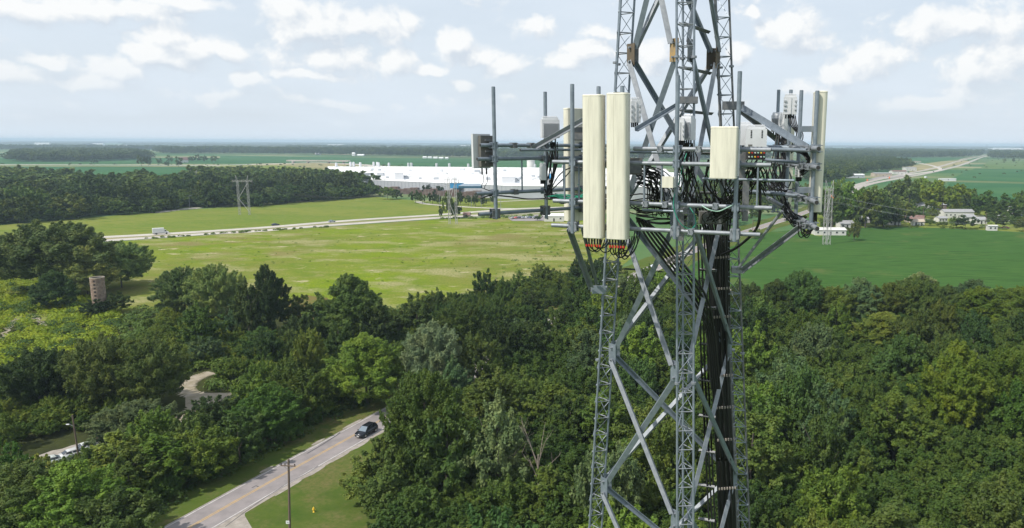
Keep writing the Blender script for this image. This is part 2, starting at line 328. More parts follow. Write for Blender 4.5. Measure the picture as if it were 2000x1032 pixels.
def inpoly(x, y, poly):
    r = False; j = len(poly) - 1
    for i in range(len(poly)):
        xi, yi = poly[i][0], poly[i][1]; xj, yj = poly[j][0], poly[j][1]
        if (yi > y) != (yj > y) and x < (xj - xi) * (y - yi) / (yj - yi) + xi: r = not r
        j = i
    return r
def dist_line(x, y, line):
    best = 1e9
    for a, b in zip(line[:-1], line[1:]):
        dx, dy = b[0] - a[0], b[1] - a[1]; L = dx * dx + dy * dy; t = max(0, min(1, ((x - a[0]) * dx + (y - a[1]) * dy) / L)) if L else 0
        best = min(best, math.hypot(x - a[0] - t * dx, y - a[1] - t * dy))
    return best
# ================================================================== GROUND
def sheet_grid(name, R_, m, z): return sheet(name, [(-R_, -R_), (R_, -R_), (R_, R_), (-R_, R_)], m, z)
sheet_grid('ground', 24000, M['land'], -0.03)
# haze: one closed box round everything
hz = MB().box((0, 0, 33), (49000, 49000, 76)).build('haze', [], kind='stuff')
hm = bpy.data.materials.new('haze_air'); hm.use_nodes = True; ht = hm.node_tree; ht.nodes.clear()
pv_ = mk(ht, 'ShaderNodeVolumePrincipled'); pv_.inputs['Density'].default_value = 0.00011; pv_.inputs['Color'].default_value = (.66, .85, 1, 1); pv_.inputs['Anisotropy'].default_value = 0.0
ho = mk(ht, 'ShaderNodeOutputMaterial'); ht.links.new(pv_.outputs[0], ho.inputs['Volume']); hz.data.materials.append(hm)
hz['label'] = 'thin pale haze over the whole landscape'
road_line = smooth_line([(-84, 12)] + [gnd(369, 1032), gnd(757, 814)] + [gnd(1245, 541), gnd(1272, 526), gnd(1365, 485), gnd(1500, 439), gnd(1535, 428), gnd(1600, 405), gnd(1655, 384)], 6)
street_line = smooth_line([gnd(-60, 940), gnd(0, 925), gnd(60, 907), gnd(150, 880), gnd(260, 852), gnd(345, 822), gnd(385, 795), gnd(392, 778), gnd(365, 765), gnd(368, 748), gnd(392, 735), gnd(415, 728)], 6)
# fields, near to far
sheet('meadow', pxs((-300, 508), (0, 488), (180, 475.5), (300, 467), (500, 453), (700, 439), (860, 428.5), (1000, 424), (1115, 421), (1180, 424), (1240, 500), (1180, 545), (1000, 620), (760, 720), (400, 900), (-200, 900)), M['meadow'], .01)
sheet('brown_grass_patch', pxs((560, 590), (600, 577), (640, 583), (660, 610), (640, 640), (600, 650), (565, 635)), M['brown_grass'], .03)
sheet('grass_field', pxs((-300, 478), (-100, 455), (0, 440), (340, 412), (735, 385), (830, 394), (960, 378), (1180, 374), (1300, 374), (1420, 372), (1420, 392), (1180, 400), (1100, 405), (1000, 412), (640, 439), (180, 469), (0, 481)), M['verge_far'], .012)
sheet('soy_field', [gnd(u, v) for u, v in ((1545, 450), (1600, 462), (1690, 445), (1760, 443), (1850, 447), (2000, 455), (2200, 466))] + [(330, 200), (45, 165), (12, 230)] + [gnd(u, v) for u, v in ((1290, 548), (1400, 492), (1500, 454))], M['soy'], .014)
sheet('crop_field', pxs((-300, 340), (0, 326), (420, 326), (600, 331), (640, 345), (640, 390), (420, 400), (-300, 420)), M['soy_far'], .02)
sheet('crop_field', pxs((-200, 312), (0, 309), (420, 310), (600, 312), (610, 318), (430, 319.5), (0, 320.5), (-200, 321)), M['soy_far'], .03)
sheet('crop_field', pxs((430, 305), (960, 311), (1240, 315), (1240, 330), (960, 331), (740, 322), (620, 317), (430, 318)), M['soy_far'], .04)
sheet('dry_ground', pxs((500, 320), (620, 317.5), (740, 324), (960, 333), (1240, 335), (1240, 345), (640, 334), (430, 326)), M['tanfield'], .045)
sheet('lawn', pxs((430, 322), (560, 324), (640, 333), (640, 340), (430, 330)), M['verge_far'], .05)
sheet('crop_field', pxs((1700, 308), (1880, 310), (1790, 322), (1690, 318)), M['soy_far'], .04)
sheet('crop_field', pxs((1935, 313), (2200, 315), (2200, 333), (1915, 329), (1925, 320)), M['crop_pale'], .05)
sheet('crop_field', pxs((1905, 329.5), (2200, 333.5), (2200, 361), (1850, 352)), M['soy_far'], .055)
sheet('crop_field', pxs((1850, 356), (2200, 364), (2200, 400), (1960, 395), (1855, 378)), M['soy_far'], .05)
sheet('grass_verge', pxs((1760, 321), (1880, 313), (1900, 316), (1830, 331), (1780, 339)), M['tanfield'], .035)
sheet('village_grass', pxs((1560, 470), (1600, 400), (1680, 372), (1855, 378), (1960, 395), (2200, 402), (2200, 465), (2000, 454), (1850, 446), (1690, 444), (1610, 466)), M['verge_far'], .008)
# verges of the near road and the forest floor
sheet('grass_verge', [(-200, 40), (-27, 40), (-26, 60), (-27, 100), (-31, 150), (-60, 150), (-75, 110), (-140, 90)], M['verge'], .052)
strip('grass_verge', road_line, 24, M['verge'], .033, jag=2.0)

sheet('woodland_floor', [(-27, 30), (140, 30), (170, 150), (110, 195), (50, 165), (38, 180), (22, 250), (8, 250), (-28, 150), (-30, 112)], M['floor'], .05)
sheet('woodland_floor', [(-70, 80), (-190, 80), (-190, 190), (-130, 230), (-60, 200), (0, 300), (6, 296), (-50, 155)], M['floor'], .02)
# ------------------------------------------------------------------ near road
def sub_line(line, a, b): return line[a:b]
road = strip('road', road_line, 6.7, M['asphalt'], .07)
strip('gravel_shoulder', road_line, 7.5, M['gravel'], .06, off=.25)
strip('centre_line', road_line, .13, M['yellow_paint'], .076, off=-.16, kind='structure')
strip('centre_line', road_line, .13, M['yellow_paint'], .076, off=.16, kind='structure')
strip('edge_line', road_line, .14, M['white_paint'], .076, off=-3.02, kind='structure')
strip('edge_line', road_line, .14, M['white_paint'], .076, off=3.02, kind='structure')
sheet('driveway', pxs((418, 1045), (430, 1020), (470, 996), (545, 950), (560, 945), (520, 965), (480, 995), (478, 1008), (492, 1032), (500, 1060), (415, 1060)), M['gravel'], .064)
def crack(pts, w=.16):
    strip('tar_seal', [gnd(u, v) for u, v in pts], w, M['crack'], .081, kind='structure')
crack([(600, 887), (632, 868), (655, 853), (665, 846)], .3); crack([(440, 1030), (480, 1000), (520, 972), (560, 946), (600, 925), (622, 911)], .12)
crack([(505, 952), (500, 950), (492, 954)], .25)
rr = random.Random(3)
for side in (-1, 1):                                                  # crumbling gravel blots at the road edge
    for k in range(26 if side > 0 else 14):
        i = rr.randrange(8, 20); a, b = road_line[i], road_line[i + 1]; p = a.lerp(b, rr.random()); d = (b - a).normalized(); r_ = Vector((d.y, -d.x, 0))
        c = p + r_ * side * (3.7 + rr.random() * .5); L = rr.uniform(.6, 3); W = rr.uniform(.2, .5)
        sheet('gravel_patch', [c + d * (L * math.cos(t)) + r_ * (W * math.sin(t) * rr.uniform(.6, 1.2)) for t in [2 * math.pi * q / 9 for q in range(9)]], M['gravel'], .066 + .0004 * k + (.012 if side > 0 else 0) * 0)
si = min(range(len(street_line)), key=lambda i: (street_line[i] - Vector((gnd(350, 820).x, gnd(350, 820).y, 0))).length)
strip('side_street', street_line[:si + 1], 5.8, M['gravel'], .055, jag=.5)
strip('dirt_track', smooth_line(street_line[si:], 3), 3.4, M['dirt'], .056, jag=1.1)
sheet('dirt_clearing', pxs((362, 772), (392, 768), (440, 768), (500, 764), (520, 768), (505, 780), (450, 782), (420, 790), (400, 800), (380, 806), (362, 795)), M['dirt'], .052)
strip('dirt_path', smooth_line([gnd(575, 640), gnd(590, 652), gnd(602, 660)]), 2.5, M['dirt'], .06)
strip('dirt_path', smooth_line([gnd(0, 668), gnd(30, 625), gnd(60, 615), gnd(90, 640)], 14), 1.2, M['dirt'], .06, jag=1.2)
# ------------------------------------------------------------------ divided highway on the left
north = smooth_line([gnd(-300, 503), gnd(0, 475), gnd(184, 464.5), gnd(300, 458.5), gnd(500, 446), gnd(640, 434.5), gnd(728, 428), gnd(856, 420), gnd(1000, 409), gnd(1110, 405), gnd(1200, 402), gnd(1320, 396)], 5)
south = smooth_line([gnd(-300, 517), gnd(0, 484), gnd(184, 471.5), gnd(275, 466), gnd(400, 457.5), gnd(500, 452), gnd(600, 443.5), gnd(707, 436), gnd(824, 428), gnd(930, 421.5), gnd(1100, 412), gnd(1200, 408)], 5)
for ln in (north, south):
    strip('highway', ln, 9.6, M['concrete'], .06)
    strip('edge_line', ln, .25, M['white_paint'], .066, off=-3.9); strip('edge_line', ln, .25, M['white_paint'], .066, off=3.9)
strip('median_grass', smooth_line([gnd(-300, 510), gnd(0, 479.5), gnd(184, 468), gnd(300, 461.8), gnd(500, 449.5), gnd(640, 437.8), gnd(840, 424.5)], 5), 5, M['tanfield'], .05)
strip('road', smooth_line([gnd(300, 416), gnd(340, 411), (gnd(390, 406))]), 9, M['concrete'], .05)
strip('road', smooth_line([gnd(815, 394), gnd(835, 399), gnd(900, 404), gnd(960, 407), gnd(1010, 408)]), 6, M['concrete'], .05)
strip('road', smooth_line([gnd(960, 395), gnd(1100, 388), gnd(1240, 384), gnd(1330, 388)]), 5, M['concrete'], .055)
sheet('parking_lot', pxs((990, 424), (1060, 419), (1115, 419), (1115, 432), (1000, 432)), M['asphalt'], .05)
# far interstate on the left
strip('interstate', smooth_line([gnd(-300, 320.5), gnd(0, 321.8), gnd(300, 323), gnd(430, 323.2), gnd(560, 319.5), gnd(620, 318.2), gnd(690, 321), gnd(760, 326.5), gnd(860, 331), gnd(960, 333.5), gnd(1250, 338)], 5), 30, M['concrete'], .08)
strip('dry_verge', smooth_line([gnd(-300, 323), gnd(0, 324.3), gnd(300, 325.6), gnd(430, 326), gnd(520, 324)], 5), 34, M['tanfield'], .07)
# interstate on the right with ramps
hw1 = smooth_line([gnd(1655, 384), gnd(1690, 362), gnd(1762, 347.5), gnd(1800, 341), gnd(1850, 330), gnd(1885, 320), gnd(1915, 308.5), gnd(1930, 304)], 5)
hw2 = smooth_line([gnd(1660, 370), gnd(1690, 357), gnd(1762, 341), gnd(1800, 334), gnd(1838, 325), gnd(1872, 315), gnd(1908, 307), gnd(1925, 303)], 5)
strip('interstate', hw1, 10.5, M['old_concrete'], .09); strip('interstate', hw2, 10, M['old_concrete'], .095)
strip('slip_road', smooth_line([gnd(1762, 343), gnd(1800, 338), gnd(1834, 333), gnd(1836, 329), gnd(1812, 322), gnd(1780, 317), gnd(1765, 318)], 6), 11, M['concrete'], .1)
strip('slip_road', smooth_line([gnd(1870, 317), gnd(1880, 311), gnd(1905, 306)], 6), 9, M['dirt'], .1)
for lo in (-3.6, 3.6): strip('lane_line', hw1, .35, M['white_paint'], .1, off=lo)
strip('village_street', smooth_line([gnd(1600, 405), gnd(1640, 396), gnd(1655, 388), gnd(1662, 378)]), 9, M['gravel'], .06)
strip('village_street', smooth_line([gnd(1655, 398), gnd(1760, 412), gnd(1850, 420), gnd(1990, 424)]), 5, M['gravel'], .06)
sheet('parking_lot', pxs((1972, 418), (1984, 410), (2010, 410), (2020, 432), (1990, 434)), M['gravel'], .07)
sheet('parking_lot', pxs((1690, 352), (1715, 346), (1780, 339), (1790, 341), (1740, 349)), M['asphalt'], .05)
# ================================================================== TREES
def leaves_arrays(rs, centers, radii, per, size, upbias=.35, flat=.85):
    """leaf faces on the shells of many puffs; returns verts (N*4,3)"""
    V = []
    for c, r in zip(centers, radii):
        n = max(8, int(per * (r ** 1.6)))
        d = rs.normal(size=(n, 3)); d /= np.linalg.norm(d, axis=1)[:, None]
        d[:, 2] = np.where(d[:, 2] < -.35, -d[:, 2], d[:, 2])
        rad = r * (0.62 + .48 * rs.rand(n) ** .6)
        # finger-like sprays: some directions stick out
        p = c + d * rad[:, None] * np.array([1, 1, flat])
        nrm = d + rs.normal(scale=.45, size=(n, 3)) + np.array([0, 0, upbias]); nrm /= np.linalg.norm(nrm, axis=1)[:, None]
        t = np.cross(nrm, rs.normal(size=(n, 3))); t /= np.linalg.norm(t, axis=1)[:, None]; b = np.cross(nrm, t)
        s = size * (.6 + .8 * rs.rand(n))[:, None]
        V.append(np.stack([p - t * s, p - b * s * .55 + nrm * s * .12, p + t * s, p + b * s * .55 + nrm * s * .12], 1))
    return np.concatenate(V).reshape(-1, 3)
def sprays(rs, C, R, per, size, W, Hc):
    """feathery branch ends: every cluster is a few leafy plumes pointing out and up from the crown's middle"""
    V = []
    for c, r in zip(C, R):
        out = c - np.array([0, 0, Hc * .30]); out[2] *= .8; out /= np.linalg.norm(out) + 1e-9
        for q in range(3):
            o = out + rs.normal(scale=.42, size=3) + np.array([0, 0, .38]); o /= np.linalg.norm(o)
            n = max(10, int(per * (r ** 1.5) / 3)); L = r * rs.uniform(1.0, 1.7); t = rs.rand(n) ** .8
            wd = r * .50 * (1.05 - t) + .06 * r
            g_ = rs.normal(size=(n, 3)); g_ -= (g_ @ o)[:, None] * o; 
            p = c - o * r * .5 + o * (t * L)[:, None] + g_ * wd[:, None] * .62
            nrm = g_ / (np.linalg.norm(g_, axis=1)[:, None] + 1e-9) * .7 + o * .5 + rs.normal(scale=.4, size=(n, 3)) + np.array([0, 0, .35]); nrm /= np.linalg.norm(nrm, axis=1)[:, None]
            tt = np.cross(nrm, rs.normal(size=(n, 3))); tt /= np.linalg.norm(tt, axis=1)[:, None]; b = np.cross(nrm, tt)
            s = size * (.6 + .8 * rs.rand(n))[:, None]
            V.append(np.stack([p - tt * s, p - b * s * .55 + nrm * s * .12, p + tt * s, p + b * s * .55 + nrm * s * .12], 1))
    return np.concatenate(V).reshape(-1, 3)
def quads_mesh(name, V, m, extra=None):
    me = bpy.data.meshes.new(name); n = len(V) // 4
    ev, ef = (np.zeros((0, 3)), []) if extra is None else extra
    allv = np.concatenate([V, ev]) if len(ev) else V
    me.vertices.add(len(allv)); me.vertices.foreach_set('co', allv.astype(np.float32).ravel())
    loops = np.arange(n * 4, dtype=np.int32); el = np.array([i + n * 4 for f in ef for i in f], dtype=np.int32)
    al = np.concatenate([loops, el]); me.loops.add(len(al)); me.loops.foreach_set('vertex_index', al)
    starts = list(range(0, n * 4, 4)); k = n * 4
    for f in ef: starts.append(k); k += len(f)
    me.polygons.add(len(starts)); me.polygons.foreach_set('loop_start', np.array(starts, dtype=np.int32))
    me.update(calc_edges=True); me.materials.append(m); me.validate(); return me
def crown_mesh(seed, W, Hc, puffs, per, size, kind='round', core=False):
    """crown centred on x=y=0, from z=0 to Hc, half-width W"""
    rs = np.random.RandomState(seed); C = []; R = []
    k = 0; lob = rs.uniform(0, 6.28, 3)
    while len(C) < puffs:
        d = rs.normal(size=3); d /= np.linalg.norm(d)
        if d[2] < -.85: continue
        q = rs.rand() ** .38
        hz_ = d[2] * q                                      # -0.5..1
        th = math.atan2(d[1], d[0]); wob = 1 + .16 * math.sin(2 * th + lob[0]) + .12 * math.sin(3 * th + lob[1]) + .10 * math.sin(5 * hz_ * 3 + lob[2])
        if kind == 'round': z = Hc * (.46 + .47 * hz_); w = W * wob
        elif kind == 'tall': z = Hc * (.45 + .50 * hz_); w = W * wob * (1.0 - .45 * max(0, hz_))
        elif kind == 'spread': z = Hc * (.50 + .42 * hz_); w = W * wob * 1.05
        else: z = Hc * rs.rand() ** 1.2 * .93; w = W * (1 - z / Hc) * 1.3 + .15
        x, y = d[0] * q * w, d[1] * q * w
        r = W * rs.uniform(.15, .27) * (1 if kind != 'cone' else .7)
        C.append((x, y, z)); R.append(r)
    C = np.array(C); R = np.array(R)
    V = sprays(rs, C, R, per, size, W, Hc)
    ev, ef = [], []
    if core:                                                # dark inner mass of twigs and leaves, keeps the crown from being see-through
        n1, n2 = 9, 6
        for i in range(n2 + 1):
            a = math.pi * i / n2
            for j in range(n1):
                t = 2 * math.pi * j / n1; wv = 1 + .3 * rs.uniform(-1, 1); kk = .46
                zz = Hc * (.42 + .30 * math.cos(a)); 
                ww = W * kk * math.sin(a) * wv if kind != 'cone' else W * .45 * max(0, 1 - zz / Hc) * (1 if 0 < i < n2 else 0)
                ev.append((ww * math.cos(t), ww * math.sin(t), zz))
        for i in range(n2):
            for j in range(n1): ef.append((i * n1 + j, (i + 1) * n1 + j, (i + 1) * n1 + (j + 1) % n1, i * n1 + (j + 1) % n1))
    return quads_mesh('crown', V, M['leaf'], (np.array(ev), ef) if ev else None)
def trunk_mesh(seed, h, r):
    rs = random.Random(seed); mb = MB()
    x = y = 0; pts = []
    for i in range(6): pts.append((x, y, h * i / 5)); x += rs.uniform(-.12, .12); y += rs.uniform(-.12, .12)
    mb.tube(pts, r, 7, True, r * .35)
    for k in range(5):
        z = h * rs.uniform(.35, .85); t = rs.uniform(0, 6.28); L = h * rs.uniform(.2, .38); i = int(z / h * 5); bx, by = pts[i][0], pts[i][1]
        mb.tube([(bx, by, z), (bx + math.cos(t) * L * .5, by + math.sin(t) * L * .5, z + L * .35), (bx + math.cos(t) * L * .85, by + math.sin(t) * L * .85, z + L * .9)], r * .35, 5, True, r * .1)
    return mb.mesh('trunk', M['bark'])
# near kinds: 10 m tall unit crowns (W 4.6, Hc 9.5)
NEAR = [crown_mesh(11, 4.6, 9.8, 120, 230, .20, 'round'), crown_mesh(12, 4.2, 11, 115, 240, .19, 'tall'), crown_mesh(13, 5.0, 9, 135, 210, .21, 'spread'),
        crown_mesh(14, 4.6, 9.6, 100, 240, .23, 'round'), crown_mesh(15, 4.0, 11.5, 120, 240, .18, 'tall'), crown_mesh(16, 4.8, 10.2, 150, 215, .19, 'round'),
        crown_mesh(17, 3.7, 12, 100, 260, .20, 'tall'), crown_mesh(18, 5.1, 9.6, 110, 220, .22, 'spread')]
NEARW = [4.6, 4.2, 5.0, 4.6, 4.0, 4.8, 3.7, 5.1]; NEARH = [9.8, 11, 9, 9.6, 11.5, 10.2, 12, 9.6]
BIG = [crown_mesh(71, 4.6, 9.8, 300, 620, .105, 'round'), crown_mesh(72, 4.6, 9.4, 320, 600, .105, 'spread'), crown_mesh(73, 4.1, 10.6, 280, 640, .10, 'tall')]
TR = [trunk_mesh(50 + i, 11, .24) for i in range(4)]
MID = [crown_mesh(31 + i, 4.6, 9.6, 62, 95, .40, k) for i, k in enumerate(['round', 'spread', 'round', 'round'])]
FAR = [crown_mesh(41 + i, 4.6, 9.4, 26, 34, .80, k) for i, k in enumerate(['round', 'spread', 'round'])]
CONE = crown_mesh(51, 3.0, 10, 60, 90, .30, 'cone')
BUSH = [crown_mesh(61 + i, 1.6, 2.0, 16, 130, .19, 'spread') for i in range(2)]
TONES = {   # per-object leaf colour multipliers
    'dark green': (.60, .68, .7), 'mid green': (.92, .98, .95), 'fresh green': (1.15, 1.30, .80), 'yellow-green': (1.38, 1.32, .62),
    'olive green': (1.14, 1.06, .8), 'grey-green': (1.2, 1.18, 2.3), 'silver grey': (2.15, 2.15, 5.6), 'deep blue-green': (.60, .82, .95), 'dull green': (1.75, 1.6, 2.1)}
NT = [0]; TREES = []
def tree(x, y, h, w, mesh_i=None, tone='mid green', label=None, group=None, lod='near', name='tree', z=0.0, jit=.28, cone=False):
    """h total height, w crown width"""
    r_ = rnd
    if lod == 'near': i = r_.randrange(8) if mesh_i is None else mesh_i; cm, W0, H0 = NEAR[i], NEARW[i] * 1.12, NEARH[i]
    elif lod == 'mid': i = r_.randrange(4) if mesh_i is None else mesh_i % 4; cm, W0, H0 = MID[i], 4.6, 9.6
    else: i = r_.randrange(3); cm, W0, H0 = FAR[i], 5.1, 9.4
    if cone: cm, W0, H0 = CONE, 3.1, 10
    elif lod == 'near' and (w > 12.2 or h > 18): i = r_.randrange(3); cm, W0, H0 = BIG[i], [5.0, 5.2, 4.5][i], [9.8, 9.4, 10.6][i]
    root = empty(name, (x, y, z), label, 'tree', group)
    ch = h * (.90 if not cone else .95)
    c = bpy.data.objects.new('crown', cm); COL.objects.link(c); c.parent = root; c.location = (0, 0, h - ch); c.scale = (w / 2 / W0, w / 2 / W0 * r_.uniform(.92, 1.08), ch / H0)
    c.rotation_euler = (0, 0, r_.uniform(0, 6.28))
    t = TONES[tone]; k = r_.uniform(1 - jit, 1 + jit); q = r_.uniform(.88, 1.08); c.color = (t[0] * k * q, t[1] * k, t[2] * k, 1)
    tk = bpy.data.objects.new('trunk', TR[NT[0] % 4]); COL.objects.link(tk); tk.parent = root; tk.scale = (h / 14, h / 14, h / 11 * .72); NT[0] += 1
    TREES.append((x, y, w / 2)); return root
def tree_px(u, vb, vt, wpx, tone, label, mesh_i=None, lod='near', cone=False, name='tree', group=None):
    p = gnd(u, vb); top = at(u, vt, p.y).z; w = wpx / FPX * (p - Vector((0, 0, H))).length
    return tree(p.x, p.y, max(2, top * 1.02), w, mesh_i, tone, label, group, lod, cone=cone, name=name)
# --- individually placed trees
TP = [
 (100, 575, 432, 165, 'dull green', 'large loose-crowned tree at the far left of the meadow, tallest of the silo clump', 0),
 (160, 480, 448, 44, 'dark green', 'small dark tree behind the tall left tree, beside the highway', 3),
 (238, 562, 472, 100, 'dull green', 'rounded tree behind the old silo at the right end of its clump', 5),
 (172, 580, 482, 96, 'dull green', 'paler tree just behind the old silo, between the tall tree and the rounded one', 2),
 (112, 605, 530, 70, 'deep blue-green', 'lower dark tree left of the silo, in front of the tall tree', 3),
 (230, 610, 570, 44, 'dark green', 'small dark rounded tree at the right foot of the silo', 5),
 (188, 618, 585, 46, 'dark green', 'low dark tree in front of the silo base', 0),
 (362, 618, 522, 84, 'dull green', 'left half of the pair of loose trees standing into the meadow', 2),
 (425, 626, 516, 86, 'dull green', 'right half of the pair of loose trees standing into the meadow', 0),
 (205, 800, 655, 120, 'mid green', 'broad tree in the scrub above the lamp pole', 0),
 (298, 800, 662, 110, 'dark green', 'dark broad tree left of the dirt path loop', 3),
 (395, 690, 590, 80, 'fresh green', 'fresh green tree in front of the pair of loose trees', 1),
 (80, 800, 680, 100, 'mid green', 'tree in the scrub at the left edge above the side street', 5),
 (528, 660, 521, 72, 'dark green', 'upright narrow-topped tree with ragged side branches in front of the meadow', 6),
 (488, 668, 545, 60, 'dark green', 'dark tree leaning against the left side of the ragged upright tree', 1),
 (465, 665, 590, 55, 'grey-green', 'grey-green tree left of the ragged upright tree', 1),
 (688, 678, 540, 140, 'mid green', 'big dark broad tree standing out against the bright meadow', 2),
 (735, 690, 590, 80, 'dark green', 'dark shoulder tree on the right of the big dark broad tree', 3),
 (625, 690, 628, 44, 'dark green', 'small black-green tree at the left foot of the big broad tree', 5),
 (815, 660, 572, 84, 'mid green', 'rounded tree at the meadow edge right of the big dark tree', 0),
 (856, 640, 560, 44, 'dark green', 'small dark tree rising behind the meadow edge row', 4),
 (905, 680, 588, 92, 'olive green', 'broad low tree on the meadow edge above the silver tree', 2),
 (970, 640, 575, 46, 'dark green', 'small dark tree on the meadow edge beside the leaning pole', 5),
 (850, 775, 628, 112, 'silver grey', 'silver grey leaved tree between the road and the meadow', 1),
 (905, 775, 712, 46, 'silver grey', 'small silver bush-like tree at the right foot of the silver tree', 3),
 (718, 790, 655, 150, 'fresh green', 'tree with layered light-tipped clumps on the left of the road', 2),
 (600, 822, 720, 100, 'yellow-green', 'yellow-tinted tree beside the road left of the layered tree', 0),
 (530, 860, 752, 120, 'fresh green', 'round tree at the roadside in front of the dirt clearing', 5),
 (420, 858, 772, 84, 'dark green', 'small dark tree at the end of the side street by the dirt clearing', 0),
 (272, 880, 785, 120, 'grey-green', 'spreading tree overhanging the side street', 2),
 (310, 960, 850, 118, 'yellow-green', 'light green tree with pointed tips between street and road', 6),
 (255, 985, 872, 110, 'olive green', 'olive tree left of the light pointed one, between street and road', 1),
 (405, 940, 832, 104, 'fresh green', 'leafy tree leaning over the verge in the middle of the roadside row', 0),
 (470, 905, 800, 95, 'mid green', 'roadside tree behind the verge left of the layered group', 3),
 (150, 1060, 905, 150, 'fresh green', 'bushy tree below the white parked cars', 5),
 (40, 1060, 905, 150, 'mid green', 'tree at the lower left corner beside the side street', 0),
 (225, 1080, 960, 130, 'mid green', 'full tree at the bottom edge between street and road', 2),
 (835, 960, 724, 150, 'olive green', 'large olive tree at the roadside, right of the dark car', 0),
 (765, 965, 835, 105, 'dark green', 'dark tree overhanging the lawn behind the dark car', 3),
 (720, 985, 880, 90, 'mid green', 'low feathery tree at the edge of the hydrant lawn', 4),
 (770, 1030, 905, 120, 'dark green', 'tree at the right of the lawn near the bottom edge', 1),
 (1725, 690, 612, 130, 'olive green', 'wide domed tree standing above the others right of the tower', 2),
 (1605, 910, 752, 100, 'grey-green', 'pale-tipped bushy tree in the middle of the wood right of the tower', 3),
 (1910, 650, 562, 120, 'yellow-green', 'yellow-green tree at the right edge beside the crop field', 5),
 (1975, 640, 565, 110, 'yellow-green', 'outermost yellow-green tree on the crop field edge', 0),
 (1860, 860, 672, 130, 'yellow-green', 'bright yellow-green tree on the right, in front of the grey bare one', 0),
 (1960, 850, 680, 130, 'yellow-green', 'tall yellow-green tree at the right edge of the picture', 4),
 (1560, 640, 528, 90, 'deep blue-green', 'dark tree at the near corner of the crop field', 1),
 (1790, 630, 535, 110, 'grey-green', 'grey-green tree on the far side of the wood against the crop', 0),
 (1562, 680, 605, 64, 'fresh green', 'small fresh green tree behind the right tower leg', 5),
 (1815, 800, 702, 90, 'fresh green', 'fresh green tree between the domed one and the right edge', 1),
 (1745, 900, 760, 110, 'olive green', 'pointed olive tree right of the pale-tipped one', 6),
 (895, 950, 800, 90, 'fresh green', 'upright tree with feathery sprays, next to the large olive tree', 6),
 (975, 1000, 770, 120, 'grey-green', 'tree with long drooping sprays left of the left tower leg', 1),
 (1110, 900, 770, 120, 'dark green', 'dark tree with lumpy crown behind the left tower leg', 3),
]
for (u, vb, vt, w, tone, lab, mi) in TP: tree_px(u, vb, vt, w, tone, lab, mi)
for i_, (vt_, tn_) in enumerate([(552, 'mid green'), (548, 'dark green'), (536, 'mid green'), (560, 'olive green'), (545, 'grey-green'), (552, 'olive green'), (540, 'mid green'), (556, 'dark green'), (548, 'grey-green'), (563, 'fresh green'), (560, 'yellow-green')]):
    u_ = 1462 + 54 * i_; ordn = ['first', 'second', 'third', 'fourth', 'fifth', 'sixth', 'seventh', 'eighth', 'ninth', 'tenth', 'last'][i_]
    tree_px(u_, 634 + (i_ * 5) % 9, vt_, 92 + (i_ * 7) % 16, tn_, f'{tn_} tree on the crop field edge, {ordn} from the tower in the back row', None)
# --- scattered woods: individuals near, labels by tone and place, look-alikes share label and group
def scatter(poly, spacing, hr, wr, tones, place, group, lod='near', avoid=(), maxn=400, seed=1, keep=None, order=None):
    r_ = random.Random(seed); xs = [p[0] for p in poly]; ys = [p[1] for p in poly]; got = []; tries = 0
    while len(got) < maxn and tries < maxn * 60:
        tries += 1; x = r_.uniform(min(xs), max(xs)); y = r_.uniform(min(ys), max(ys))
        if not inpoly(x, y, poly): continue
        if any(dist_line(x, y, ln) < dd for ln, dd in avoid): continue
        if any((x - a) ** 2 + (y - b) ** 2 < (spacing * .5 + c * .52) ** 2 for a, b, c in TREES[-500:] + got): continue
        w = r_.uniform(*wr); got.append((x, y, w / 2 * .9))
    for x, y, c in got:
        h = r_.uniform(*hr); u, v = proj((x, y, h))
        if u < -90 or u > 2090 or v > 1130: continue
        tn = r_.choice(tones)
        nm = landmark(u, v, tn, h, hr)
        tree(x, y, h, c * 2 / .9, None, tn, nm, None, lod)
    return len(got)
LM = [(165, 560, 'the old silo'), (715, 838, 'the dark SUV'), (850, 690, 'the silver grey tree'), (690, 600, 'the big dark broad tree'), (565, 940, 'the roadside utility pole'), (153, 850, 'the lamp pole'), (395, 740, 'the dirt path loop'),
      (1185, 600, 'the left tower leg'), (1170, 850, 'the foot of the left tower leg'), (1336, 620, 'the middle tower leg'), (1336, 900, 'the lower middle tower leg'), (1436, 640, 'the right tower leg'), (1445, 900, 'the lower right tower leg'),
      (1605, 800, 'the pale-tipped bushy tree'), (1725, 640, 'the wide domed tree'), (1882, 660, 'the bare twiggy tree'), (1910, 600, 'the yellow-green field-edge tree'), (1540, 560, 'the crop field corner'), (1050, 850, 'the dead tree'), (835, 830, 'the large olive roadside tree'),
      (1960, 760, 'the tall yellow-green tree'), (1745, 850, 'the pointed olive tree'), (1980, 980, 'the bottom right corner'), (1700, 990, 'the bottom edge right of the tower'), (1050, 990, 'the bottom edge left of the tower'), (613, 995, 'the fire hydrant'),
      (310, 880, 'the pointed light green tree'), (40, 940, 'the lower left corner'), (540, 745, 'the red markers'), (950, 610, 'the meadow edge'), (1120, 560, 'the strut bracket of the left leg'), (478, 380, 'the left pylon'), (60, 440, 'the highway at the left edge'), (313, 450, 'the white box truck'), (200, 400, 'the tall olive tree of the silo clump'), (371, 395, 'the gap in the far wood'), (600, 380, 'the faint wire'), (735, 385, 'the white factory wall')]
USED = set()
